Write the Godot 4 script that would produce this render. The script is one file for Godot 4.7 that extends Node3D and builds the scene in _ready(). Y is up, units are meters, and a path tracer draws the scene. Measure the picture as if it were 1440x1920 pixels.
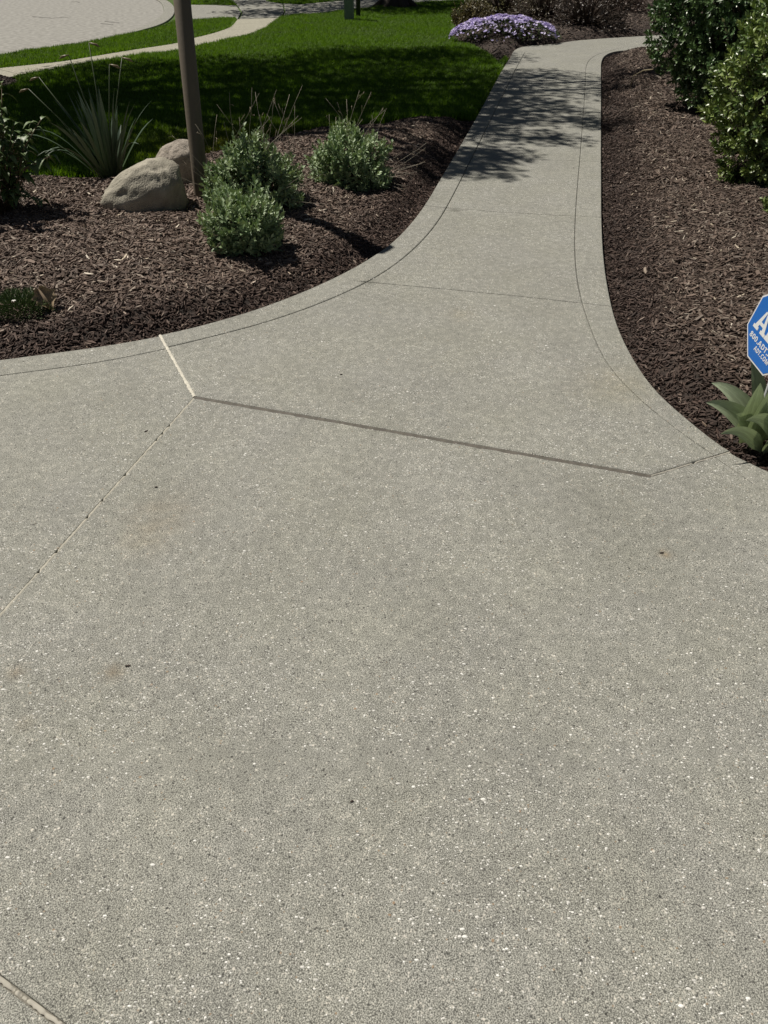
extends Node3D

const EYE := 1.55
const PITCH := 37.4
const LIFT := 0.006            # the path slab stands a little above the driveway
const RING := Vector2(-5.5, -10.5)      # foot of the maple, in the middle of its mulch ring
var rg := RandomNumberGenerator.new()
var wob := FastNoiseLite.new()
var used := {}

# ------------------------------------------------------------------ geometry helper
class Geo:
	var v := PackedVector3Array()
	var t := PackedVector2Array()
	var c := PackedColorArray()
	var i := PackedInt32Array()
	var uv_scale := 1.0
	func add(p: Vector3, col := Color.WHITE, uv = null) -> int:
		v.append(p); c.append(col)
		t.append(Vector2(p.x, p.z) * uv_scale if uv == null else uv)
		return v.size() - 1
	func tri(a: int, b: int, d: int) -> void:      # counter-clockwise from outside
		i.append(a); i.append(d); i.append(b)
	func quad(a: int, b: int, d: int, e: int) -> void:
		tri(a, b, d); tri(a, d, e)
	func up(a: int, b: int, d: int) -> void:       # whichever way round faces up
		if (v[b] - v[a]).cross(v[d] - v[a]).y >= 0.0: tri(a, b, d)
		else: tri(a, d, b)
	func tube(pts: Array, radii: Array, sides := 6, col := Color.WHITE, cap := true) -> void:
		var side := Vector3.RIGHT
		var rings := []
		for k in pts.size():
			var d: Vector3 = (pts[mini(k + 1, pts.size() - 1)] - pts[maxi(k - 1, 0)]).normalized()
			if absf(side.dot(d)) > 0.95: side = Vector3.FORWARD
			side = (side - d * side.dot(d)).normalized()
			var o := d.cross(side)
			var ring := []
			for s in sides:
				var a := TAU * s / sides
				ring.append(add(pts[k] + (side * cos(a) + o * sin(a)) * radii[k], col, Vector2(float(s) / sides, k)))
			rings.append(ring)
		for k in pts.size() - 1:
			for s in sides:
				var n := (s + 1) % sides
				quad(rings[k][s], rings[k][n], rings[k + 1][n], rings[k + 1][s])
		if cap:
			var e := add(pts[-1], col)
			var b := add(pts[0], col)
			for s in sides:
				tri(rings[-1][s], rings[-1][(s + 1) % sides], e)
				tri(rings[0][(s + 1) % sides], rings[0][s], b)
	func lathe(profile: Array, sides := 20, col := Color.WHITE) -> void:    # Vector2(radius, height) from the bottom up
		var rings := []
		for p in profile:
			var ring := []
			for s in sides:
				var a := TAU * s / sides
				ring.append(add(Vector3(cos(a) * p.x, p.y, -sin(a) * p.x), col, Vector2(float(s) / sides, p.y)))
			rings.append(ring)
		for k in profile.size() - 1:
			for s in sides:
				var n := (s + 1) % sides
				quad(rings[k][s], rings[k][n], rings[k + 1][n], rings[k + 1][s])
	func blade(pts: Array, widths: Array, across: Vector3, fold: float, ca: Color, cb: Color) -> void:   # a leaf with a folded midrib
		var last := []
		for k in pts.size():
			var d: Vector3 = (pts[mini(k + 1, pts.size() - 1)] - pts[maxi(k - 1, 0)]).normalized()
			var s: Vector3 = (across - d * across.dot(d)).normalized()
			var n := s.cross(d)
			var w: float = widths[k] * 0.5
			var col := ca.lerp(cb, float(k) / (pts.size() - 1))
			var q := float(k) / (pts.size() - 1)
			var now := [add(pts[k] - s * w + n * fold * w, col, Vector2(0, q)), add(pts[k], col, Vector2(0.5, q)), add(pts[k] + s * w + n * fold * w, col, Vector2(1, q))]
			if k > 0:
				quad(last[0], last[1], now[1], now[0])
				quad(last[1], last[2], now[2], now[1])
			last = now
	func mesh(flat := false) -> ArrayMesh:
		var st := SurfaceTool.new()
		st.begin(Mesh.PRIMITIVE_TRIANGLES)
		st.set_smooth_group(-1 if flat else 0)
		for k in i:
			st.set_color(c[k]); st.set_uv(t[k]); st.set_uv2(Vector2((v[k].x + 4.0) / 10.0, (v[k].z + 16.0) / 16.5)); st.add_vertex(v[k])
		st.generate_normals()
		st.index()
		return st.commit()

# ------------------------------------------------------------------ scene helpers
func gp(px: float, py: float, h := 0.0) -> Vector3:     # the point of the level plane at height h that lies along a direction of view
	var a := deg_to_rad(PITCH)
	var x := (px - 720.0) / 1440.0
	var y := (py - 960.0) / 1440.0
	var d := Vector3(x, -sin(a) - y * cos(a), -cos(a) + y * sin(a))
	return Vector3(0, EYE, 0) + d * ((h - EYE) / d.y)

func g2(px: float, py: float) -> Vector2:
	var p := gp(px, py)
	return Vector2(p.x, p.z)

func poly(list: Array) -> PackedVector2Array:            # pairs in picture units, laid on the ground
	var o := PackedVector2Array()
	for p in list: o.append(g2(p[0], p[1]))
	return o

func smooth_line(p: PackedVector2Array, step := 0.06) -> PackedVector2Array:
	var cv := Curve2D.new()
	for k in p.size():
		var tan_ := (p[mini(k + 1, p.size() - 1)] - p[maxi(k - 1, 0)]) / 2.0
		var before := (p[k] - p[maxi(k - 1, 0)]).length()
		var after := (p[mini(k + 1, p.size() - 1)] - p[k]).length()
		var d := tan_.normalized()
		cv.add_point(p[k], -d * before / 3.0, d * after / 3.0)
	cv.bake_interval = step
	var o := PackedVector2Array()
	var n := int(cv.get_baked_length() / step)
	for k in n + 1: o.append(cv.sample_baked(cv.get_baked_length() * k / n, true))
	return o

func shifted(p: PackedVector2Array, by: float) -> PackedVector2Array:   # a line moved to its right-hand side
	var o := PackedVector2Array()
	for k in p.size():
		var d := (p[mini(k + 1, p.size() - 1)] - p[maxi(k - 1, 0)]).normalized()
		o.append(p[k] + Vector2(-d.y, d.x) * by)
	return o

func backwards(p: PackedVector2Array) -> PackedVector2Array:
	var o := p.duplicate(); o.reverse(); return o

func numbered(called: String, parent: Node) -> String:
	var key := called + str(parent.get_instance_id())
	var n: int = used.get(key, 0)
	used[key] = n + 1
	return called if n == 0 else "%s_%03d" % [called, n]

func put(called: String, m: Mesh, mat: Material, parent: Node = self) -> MeshInstance3D:
	var o := MeshInstance3D.new()
	o.name = numbered(called, parent); o.mesh = m; o.material_override = mat
	parent.add_child(o, true)
	return o

func tag(o: Node, label: String, category: String, group := "", kind := "") -> void:
	o.set_meta("label", label); o.set_meta("category", category)
	if group: o.set_meta("group", group)
	if kind: o.set_meta("kind", kind)

func thing(called: String, label: String, category: String, at := Vector3.ZERO, group := "", kind := "") -> Node3D:
	var o := Node3D.new()
	o.name = numbered(called, self); o.position = at
	add_child(o, true)
	tag(o, label, category, group, kind)
	return o

func swarm(called: String, m: Mesh, mat: Material, where: Array, tints: Array, parent: Node = self) -> MultiMeshInstance3D:
	var mm := MultiMesh.new()
	mm.transform_format = MultiMesh.TRANSFORM_3D
	mm.use_colors = true
	mm.mesh = m
	mm.instance_count = where.size()
	for k in where.size():
		mm.set_instance_transform(k, where[k]); mm.set_instance_color(k, tints[k])
	var o := MultiMeshInstance3D.new()
	o.name = numbered(called, parent); o.multimesh = mm; o.material_override = mat
	parent.add_child(o, true)
	o.set_meta("kind", "stuff")
	return o

func mat(col: Color, rough := 0.85, vertex := true) -> StandardMaterial3D:    # col is a linear base colour
	var m := StandardMaterial3D.new()
	m.albedo_color = col.linear_to_srgb(); m.roughness = rough
	m.vertex_color_use_as_albedo = vertex
	m.cull_mode = BaseMaterial3D.CULL_DISABLED
	return m

func leaf_mat(rough := 0.6, through := 0.25) -> StandardMaterial3D:
	var m := mat(Color.WHITE, rough)
	m.backlight_enabled = true
	m.backlight = Color(through, through, through * 0.7)
	return m

func tint(a: Color, b: Color, spread := 0.12) -> Color:
	var c := a.lerp(b, rg.randf()) * (1.0 + rg.randf_range(-spread, spread))
	c.a = 1.0
	return c

func rv() -> Vector3:
	while true:
		var p := Vector3(rg.randf_range(-1, 1), rg.randf_range(-1, 1), rg.randf_range(-1, 1))
		if p.length() < 1.0 and p.length() > 0.05: return p.normalized()
	return Vector3.UP

func upright(dir: Vector3, facing: Vector3, size: Vector3) -> Basis:    # y along dir, z as near to facing as can be
	var y := dir.normalized()
	var x := y.cross(facing)
	x = Vector3.RIGHT if x.length() < 0.01 else x.normalized()
	return Basis(x * size.x, y * size.y, x.cross(y) * size.z)

func leaf_mesh(wide := 0.5, fold := 0.12, at := 0.45) -> ArrayMesh:
	var g := Geo.new()
	var a := g.add(Vector3.ZERO); var l := g.add(Vector3(-wide / 2, at, fold)); var m := g.add(Vector3(0, at + 0.05, 0)); var r := g.add(Vector3(wide / 2, at, fold)); var e := g.add(Vector3(0, 1, -fold * 0.5))
	g.tri(a, m, l); g.tri(a, r, m); g.tri(l, m, e); g.tri(m, r, e)
	return g.mesh()

func sprig(tip: Vector3, dir: Vector3, n: int, length: float, size: float, where: Array, tints: Array, ca: Color, cb: Color) -> void:
	var d := dir.normalized()
	var s := d.cross(Vector3(0.3, 0.9, 0.2) if absf(d.y) < 0.9 else Vector3.RIGHT).normalized()
	var turn := rg.randf() * TAU
	var own := tint(ca, cb, 0.1)
	for j in n:
		turn += 2.4 + rg.randf_range(-0.3, 0.3)
		var f := float(j) / n
		var side := s.rotated(d, turn)
		var tilt := lerpf(0.35, 1.25, f) + rg.randf_range(-0.2, 0.2)
		var ld := side * sin(tilt) + d * cos(tilt)
		var z := size * rg.randf_range(0.7, 1.15) * lerpf(0.75, 1.1, f)
		where.append(Transform3D(upright(ld, d - ld * d.dot(ld) + rv() * 0.25, Vector3.ONE * z), tip - d * length * f))
		var k := own * rg.randf_range(0.85, 1.15); k.a = 1.0
		tints.append(k)

# ------------------------------------------------------------------ textures
func noise_bytes(side: int, freq: float, kind: int, octaves: int, sd: int) -> PackedByteArray:
	var n := FastNoiseLite.new()
	n.seed = sd; n.frequency = freq; n.noise_type = kind
	n.fractal_type = FastNoiseLite.FRACTAL_FBM if octaves > 1 else FastNoiseLite.FRACTAL_NONE
	n.fractal_octaves = octaves
	return n.get_seamless_image(side, side).get_data()

func concrete_texture(side: int, base: Color, grain: float, flecks: int, pits: int, sd: int, broad := 0.06) -> Array:
	var r := RandomNumberGenerator.new(); r.seed = sd
	var fine := noise_bytes(side, 0.32, FastNoiseLite.TYPE_SIMPLEX, 2, sd)
	var mid := noise_bytes(side, 0.02, FastNoiseLite.TYPE_SIMPLEX, 3, sd + 1)
	var dat := PackedByteArray(); dat.resize(side * side * 3)
	var hgt := PackedByteArray(); hgt.resize(side * side)
	var br := base.r * 255.0; var bg := base.g * 255.0; var bb := base.b * 255.0
	for k in side * side:
		var q := (fine[k] - 128.0) * grain + (mid[k] - 128.0) * broad
		dat[k * 3] = clampi(int(br + q), 0, 255); dat[k * 3 + 1] = clampi(int(bg + q), 0, 255); dat[k * 3 + 2] = clampi(int(bb + q * 0.95), 0, 255)
		hgt[k] = fine[k]
	for n in flecks + pits:
		var pale := n < flecks
		var cx := r.randf() * side; var cy := r.randf() * side
		if pale and mid[int(cy) * side + int(cx)] < 96 + r.randi() % 60: continue
		var ra := r.randf_range(0.7, 1.8) if pale else r.randf_range(0.6, 1.5)
		if r.randf() < 0.06: ra *= 1.6
		var sq := r.randf_range(0.5, 1.0); var an := r.randf() * TAU
		var tone := r.randf_range(0.35, 1.0)
		var to := Color(0.9, 0.88, 0.83).lerp(base, 1.0 - tone) if pale else base.darkened(r.randf_range(0.25, 0.6))
		if pale and r.randf() < 0.04: to = base.lerp(Color(0.62, 0.5, 0.38), 0.7)
		var e := int(ceil(ra)) + 1
		for yy in range(-e, e + 1):
			for xx in range(-e, e + 1):
				var u := xx * cos(an) + yy * sin(an); var w := (yy * cos(an) - xx * sin(an)) / sq
				var f := clampf(ra + 0.5 - sqrt(u * u + w * w), 0.0, 1.0)
				if f <= 0.0: continue
				var at := posmod(int(cy) + yy, side) * side + posmod(int(cx) + xx, side)
				dat[at * 3] = int(lerpf(dat[at * 3], to.r * 255, f)); dat[at * 3 + 1] = int(lerpf(dat[at * 3 + 1], to.g * 255, f)); dat[at * 3 + 2] = int(lerpf(dat[at * 3 + 2], to.b * 255, f))
				hgt[at] = int(lerpf(hgt[at], 190 if pale else 40, f))
	return [ImageTexture.create_from_image(Image.create_from_data(side, side, false, Image.FORMAT_RGB8, dat)), ImageTexture.create_from_image(Image.create_from_data(side, side, false, Image.FORMAT_L8, hgt))]

func stain_texture() -> ImageTexture:        # broad tones and marks of the paving, laid once over all of it
	var w := 512; var h := 768
	var n := FastNoiseLite.new(); n.seed = 5; n.frequency = 0.012; n.fractal_octaves = 5
	var n2 := FastNoiseLite.new(); n2.seed = 9; n2.frequency = 0.03; n2.fractal_octaves = 3
	var im := Image.create(w, h, false, Image.FORMAT_RGB8)
	var spots := []     # where, radius, strength, colour
	for s in [[270, 1010, 0.10, 0.08, 0], [210, 1252, 0.03, 0.14, 1], [25, 1255, 0.025, 0.12, 1], [40, 1350, 0.025, 0.1, 1], [1240, 1035, 0.02, 0.25, 1], [860, 590, 0.09, 0.08, 0], [1150, 720, 0.22, 0.07, 0], [1100, 950, 0.3, 0.06, 2], [1180, 930, 0.25, 0.05, 2], [640, 850, 0.3, -0.05, 2], [850, 395, 0.05, 0.3, 2], [690, 530, 0.05, 0.2, 2], [300, 960, 0.14, 0.06, 1]]:
		var q := g2(s[0], s[1])
		spots.append([q, s[2], s[3], [Color(1.0, 0.92, 0.76), Color(0.9, 0.76, 0.62), Color(0.72, 0.72, 0.7)][s[4]]])
	for y in h:
		for x in w:
			var p := Vector2(x * 10.0 / w - 4.0, y * 16.5 / h - 16.0)
			var q := 0.945 + 0.028 * n.get_noise_2d(x * 2.0, y * 2.15) + 0.032 * n2.get_noise_2d(x * 2.0, y * 2.15)
			var c := Color(q, q, q * (1.0 - 0.012 * n2.get_noise_2d(y * 1.3, x * 1.3)))
			for s in spots:
				var d: float = p.distance_squared_to(s[0]) / (s[1] * s[1])
				if d < 4.0:
					var k: float = s[2] * exp(-d * 1.6) * (1.0 + 0.9 * n2.get_noise_2d(x * 9.0, y * 9.0))
					c = c.lerp(c * s[3], clampf(k * 2.2, -0.5, 1.0))
			im.set_pixel(x, y, c)
	return ImageTexture.create_from_image(im)

func speckle(side: int, freq: float, ca: Color, cb: Color, octaves := 4, sd := 3) -> ImageTexture:
	var b := noise_bytes(side, freq, FastNoiseLite.TYPE_SIMPLEX, octaves, sd)
	var im := Image.create(side, side, false, Image.FORMAT_RGB8)
	for y in side:
		for x in side: im.set_pixel(x, y, ca.lerp(cb, clampf((b[y * side + x] / 255.0 - 0.5) * 1.6 + 0.5, 0, 1)))
	return ImageTexture.create_from_image(im)

# ------------------------------------------------------------------ paving
func slab(p: PackedVector2Array, top: float, thick: float, bevel: float, uv := 1.0 / 2.4, worn := PackedVector2Array()) -> ArrayMesh:
	var q := PackedVector2Array()
	for a in p:
		if q.is_empty() or q[-1].distance_to(a) > 0.008: q.append(a)
	if q[0].distance_to(q[-1]) < 0.008: q.remove_at(q.size() - 1)
	if Geometry2D.is_polygon_clockwise(q): q.reverse()
	var g := Geo.new(); g.uv_scale = uv
	var rings := []
	for r in [[0.0, -thick], [0.0, -bevel], [bevel * 0.3, -bevel * 0.3], [bevel, 0.0]]:
		var ring := []
		for k in q.size():
			var a := (q[k] - q[k - 1]).normalized(); var b := (q[(k + 1) % q.size()] - q[k]).normalized()
			var m := Vector2(-a.y, a.x) + Vector2(-b.y, b.x)
			if m.length() < 0.05: m = Vector2(-a.y, a.x)
			m = m.normalized()
			m *= minf(1.0 / maxf(m.dot(Vector2(-a.y, a.x)), 0.4), 2.0)
			if worn.size() == 2 and q[k].distance_to(Geometry2D.get_closest_point_to_segment(q[k], worn[0], worn[1])) < 0.012: m *= 2.0
			var w: Vector2 = q[k] + m * r[0] * (1.0 if Geometry2D.is_polygon_clockwise(q) == false else -1.0)
			ring.append(g.add(Vector3(w.x, top + r[1], w.y)))
		rings.append(ring)
	for k in 3:
		for s in q.size():
			var n := (s + 1) % q.size()
			g.quad(rings[k][n], rings[k][s], rings[k + 1][s], rings[k + 1][n])
	var inner := PackedVector2Array()
	for s in rings[3]: inner.append(Vector2(g.v[s].x, g.v[s].z))
	var f := Geometry2D.triangulate_polygon(inner)
	if f.is_empty():
		f = Geometry2D.triangulate_polygon(q)
	for k in f.size() / 3: g.up(rings[3][f[k * 3]], rings[3][f[k * 3 + 1]], rings[3][f[k * 3 + 2]])
	return g.mesh(true)

func strip(line: PackedVector2Array, wide: float) -> PackedVector2Array:
	var o := shifted(line, wide / 2)
	o.append_array(backwards(shifted(line, -wide / 2)))
	return o

func cut(pieces: Array, line: PackedVector2Array, wide: float) -> Array:
	var o := []
	for p in pieces:
		for q in Geometry2D.clip_polygons(p, strip(line, wide)):
			if not Geometry2D.is_polygon_clockwise(q): o.append(q)
	return o

func area(p: PackedVector2Array) -> float:
	var s := 0.0
	for k in p.size(): s += p[k - 1].cross(p[k])
	return absf(s) / 2

func ribbon(line: PackedVector2Array, wide: float, y: float, col: Color, ragged := 0.3, skip := 0.0) -> ArrayMesh:   # a bead of filler, uneven in width
	var g := Geo.new()
	var last := []
	for k in line.size():
		var d := (line[mini(k + 1, line.size() - 1)] - line[maxi(k - 1, 0)]).normalized()
		var s := Vector2(-d.y, d.x)
		var a := wide * (0.5 + rg.randf_range(-ragged, ragged)); var b := wide * (0.5 + rg.randf_range(-ragged, ragged))
		var dip := -0.008 if rg.randf() < skip else rg.randf_range(-0.001, 0.001)
		var cc := tint(col, col, 0.12)
		var now := [g.add(Vector3(line[k].x - s.x * a, y - 0.003 + dip, line[k].y - s.y * a), cc), g.add(Vector3(line[k].x, y + dip, line[k].y), cc), g.add(Vector3(line[k].x + s.x * b, y - 0.003 + dip, line[k].y + s.y * b), cc)]
		if k > 0:
			for e in 2:
				g.up(last[e], last[e + 1], now[e + 1]); g.up(last[e], now[e + 1], now[e])
		last = now
	return g.mesh()

# ------------------------------------------------------------------ planting beds
class Bed:
	var outline: PackedVector2Array
	var hard := PackedByteArray()     # whether an outline side runs along paving
	var lo: Vector2
	var cell: float
	var nx: int
	var ny: int
	var h := PackedFloat32Array()
	var d := PackedFloat32Array()
	func dist(p: Vector2) -> float:
		var m := 1e9
		for k in outline.size():
			m = minf(m, p.distance_squared_to(Geometry2D.get_closest_point_to_segment(p, outline[k - 1], outline[k])))
		return sqrt(m) * (1.0 if Geometry2D.is_point_in_polygon(p, outline) else -1.0)
	func look(a: PackedFloat32Array, p: Vector2) -> float:
		var u := clampf((p.x - lo.x) / cell, 0.0, nx - 1.001); var w := clampf((p.y - lo.y) / cell, 0.0, ny - 1.001)
		var x := int(u); var y := int(w)
		var at := y * nx + x
		return lerpf(lerpf(a[at], a[at + 1], u - x), lerpf(a[at + nx], a[at + nx + 1], u - x), w - y)
	func height(p: Vector2) -> float: return look(h, p)
	func inside(p: Vector2) -> float: return look(d, p)

func make_bed(outline: PackedVector2Array, cell: float, rise: float, rough: float, trench: float) -> Bed:
	var b := Bed.new()
	b.outline = outline; b.cell = cell
	var r := Rect2(outline[0], Vector2.ZERO)
	for p in outline: r = r.expand(p)
	r = r.grow(0.15)
	b.lo = r.position; b.nx = int(r.size.x / cell) + 2; b.ny = int(r.size.y / cell) + 2
	b.h.resize(b.nx * b.ny); b.d.resize(b.nx * b.ny)
	for y in b.ny:
		for x in b.nx:
			var p := b.lo + Vector2(x, y) * cell
			var d := b.dist(p)
			var q := wob.get_noise_2d(p.x * 90, p.y * 90)
			var q2 := wob.get_noise_2d(p.x * 330 + 50, p.y * 330)
			var edge := d + q * 0.05
			var t := -trench + (trench + rise * 0.45) * smoothstep(0.05, 0.26, edge) + rise * 0.55 * smoothstep(0.2, 0.9, edge)
			if d < 0.0: t = -trench
			b.h[y * b.nx + x] = t + (q * rough + q2 * rough * 0.45) * smoothstep(0.0, 0.3, d)
			b.d[y * b.nx + x] = d
	return b

func bed_mesh(b: Bed) -> ArrayMesh:
	var g := Geo.new()
	var id := PackedInt32Array(); id.resize(b.nx * b.ny)
	for y in b.ny:
		for x in b.nx:
			id[y * b.nx + x] = g.add(Vector3(b.lo.x + x * b.cell, b.h[y * b.nx + x], b.lo.y + y * b.cell))
	for y in b.ny - 1:
		for x in b.nx - 1:
			var k := y * b.nx + x
			if maxf(maxf(b.d[k], b.d[k + 1]), maxf(b.d[k + b.nx], b.d[k + b.nx + 1])) > -0.09:
				g.up(id[k], id[k + 1], id[k + b.nx + 1]); g.up(id[k], id[k + b.nx + 1], id[k + b.nx])
	return g.mesh()

func chip_mesh(sd: int) -> ArrayMesh:          # a splinter of bark one unit long
	var r := RandomNumberGenerator.new(); r.seed = sd
	var g := Geo.new()
	var rings := []
	for k in 3:
		var f := [0.0, 0.5, 1.0][k] as float
		var w := (0.5 if k == 1 else r.randf_range(0.15, 0.4))
		var off := Vector3(r.randf_range(-0.12, 0.12), r.randf_range(-0.15, 0.15), 0)
		var ring := []
		for q in [[-1, -1], [1, -1], [1, 1], [-1, 1]]:
			ring.append(g.add(Vector3(q[0] * w * r.randf_range(0.7, 1.1), q[1] * 0.5 * r.randf_range(0.6, 1.1), f - 0.5) + off))
		rings.append(ring)
	for k in 2:
		for s in 4: g.quad(rings[k][s], rings[k][(s + 1) % 4], rings[k + 1][(s + 1) % 4], rings[k + 1][s])
	g.quad(rings[2][0], rings[2][1], rings[2][2], rings[2][3]); g.quad(rings[0][3], rings[0][2], rings[0][1], rings[0][0])
	return g.mesh(true)

var chips := []
func scatter_chips(b: Bed, parent: Node, density: float, keep: PackedVector2Array, m: Material, dark: float, big := 1.0) -> void:
	var sets := [[], [], [], []]; var cols := [[], [], [], []]
	var r := Rect2(keep[0], Vector2.ZERO)
	for p in keep: r = r.expand(p)
	for n in int(r.get_area() * density):
		var p := Vector2(rg.randf_range(r.position.x, r.end.x), rg.randf_range(r.position.y, r.end.y))
		if not Geometry2D.is_point_in_polygon(p, keep): continue
		var d := b.inside(p)
		if d < 0.012: continue
		var e := 0.03
		var y := b.height(p)
		var nrm := Vector3(b.height(p - Vector2(e, 0)) - b.height(p + Vector2(e, 0)), 2 * e, b.height(p - Vector2(0, e)) - b.height(p + Vector2(0, e))).normalized()
		nrm = (nrm + rv() * 0.42).normalized()
		var near_edge := smoothstep(0.42, 0.1, d + wob.get_noise_2d(p.x * 120, p.y * 120 + 99) * 0.12)     # bark turns finer and darker towards the bed edge
		var l := rg.randf_range(0.012, 0.05) * lerpf(1.0, 0.7, near_edge) * big
		if rg.randf() < 0.06: l *= 1.5
		var w := l * rg.randf_range(0.1, 0.34)
		var bs := upright(nrm, Vector3.RIGHT.rotated(Vector3.UP, rg.randf() * TAU), Vector3.ONE)
		bs = Basis(bs.x * w, bs.y * rg.randf_range(0.003, 0.008), bs.z * l)
		var k := rg.randi() % 4
		sets[k].append(Transform3D(bs, Vector3(p.x, y + rg.randf_range(0.0, 0.014), p.y)))
		var c := tint(Color(0.06, 0.040, 0.031), Color(0.165, 0.122, 0.096), 0.3)
		if rg.randf() < 0.12: c = tint(Color(0.16, 0.13, 0.11), Color(0.3, 0.25, 0.2))
		if rg.randf() < 0.013: c = tint(Color(0.45, 0.38, 0.28), Color(0.6, 0.54, 0.45))
		c = c.lerp(Color(c.r * 0.5, c.g * 0.44, c.b * 0.44), near_edge) * dark; c.a = 1.0
		cols[k].append(c)
	for k in 4: swarm("bark_chips", chips[k], m, sets[k], cols[k], parent)

# ------------------------------------------------------------------ plants
func dead_stems(parent: Node3D, m: Material, list: Array) -> void:      # bare last-year stalks: foot, tip, bend
	for s in list:
		var a: Vector3 = s[0]; var b: Vector3 = s[1]
		var g := Geo.new()
		var pts := []; var rad := []
		var bend := rv() * 0.02
		for k in 6:
			var f := k / 5.0
			pts.append(a.lerp(b, f) + bend * sin(f * PI) + rv() * 0.004); rad.append(lerpf(0.0015, 0.0008, f))
		g.tube(pts, rad, 5, tint(Color(0.3, 0.27, 0.21), Color(0.5, 0.45, 0.37)))
		for j in rg.randi_range(1, 3):
			var f := rg.randf_range(0.45, 0.95)
			var p := a.lerp(b, f)
			var q := p + ((b - a).normalized() * 0.5 + rv() * 0.6) * rg.randf_range(0.02, 0.07)
			g.tube([p, p.lerp(q, 0.5) + rv() * 0.003, q], [0.0012, 0.001, 0.0008], 4, Color(0.3, 0.25, 0.18))
			if rg.randf() < 0.5:
				g.tube([q, q + rv() * 0.006, q + rv() * 0.01], [0.0012, 0.0028, 0.0008], 4, Color(0.32, 0.27, 0.2))
		put("dead_stem", g.mesh(), m, parent)

func shrub(label: String, at: Vector3, rad: float, high: float, tips: int, stems: Array, sd: int) -> void:
	rg.seed = sd
	var o := thing("sage_green_shrub", label, "shrub", at, "young grey green shrubs in the left bed")
	var where := []; var tints := []
	var wood := Geo.new()
	for n in tips:
		var d := rv(); d.y = absf(d.y) * 1.0 - 0.08
		d = d.normalized()
		var lump := 1.0 + 0.36 * wob.get_noise_3d(d.x * 130 + sd * 31, d.y * 140, d.z * 140)
		var deep := sqrt(rg.randf_range(0.3, 1.0)) if n % 3 == 0 else rg.randf_range(0.88, 1.04)
		var tip := Vector3(d.x * rad, maxf(d.y, 0.02) * high * 0.93 + 0.04, d.z * rad) * lump * deep
		sprig(tip, d * 0.7 + Vector3.UP * 0.7 + rv() * 0.35, rg.randi_range(9, 12), 0.09, 0.042, where, tints, Color(0.2, 0.295, 0.145), Color(0.37, 0.465, 0.265))
		if n % 4 == 0:
			var foot := Vector3(d.x, 0, d.z) * rad * 0.18
			wood.tube([foot, foot.lerp(tip, 0.5) + Vector3(0, 0.03, 0), tip], [0.004, 0.003, 0.0015], 4, Color(0.14, 0.11, 0.08))
	put("stems", wood.mesh(), M.wood, o)
	swarm("foliage", M.small_leaf, M.sage, where, tints, o)
	dead_stems(o, M.wood, stems)

func straps(o: Node3D, list: Array, m: Material) -> void:    # arching strap leaves: foot, direction, length, droop, width
	for s in list:
		var g := Geo.new()
		var pts := []; var w := []
		var p: Vector3 = s[0]; var d: Vector3 = s[1].normalized()
		var seg := 9
		var out := Vector3(d.x, 0, d.z).normalized() if Vector2(d.x, d.z).length() > 0.02 else Vector3.RIGHT
		for k in seg + 1:
			pts.append(p)
			var f := float(k) / seg
			w.append(s[4] * minf(1.0, (1.02 - f) * 4.0) * (0.75 + 0.25 * minf(1.0, f * 4)))
			p += d * s[2] / seg
			d = (d + (Vector3.DOWN + out * 0.35) * s[3] * (0.12 + 1.6 * f * f) / seg).normalized()
		var c := tint(Color(0.1, 0.16, 0.115), Color(0.17, 0.24, 0.18), 0.12)
		g.blade(pts, w, out.cross(Vector3.UP).rotated(Vector3.UP, rg.randf_range(-0.5, 0.5)), 0.3, Color(0.09, 0.14, 0.06), c)
		put("leaf", g.mesh(), m, o)

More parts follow.
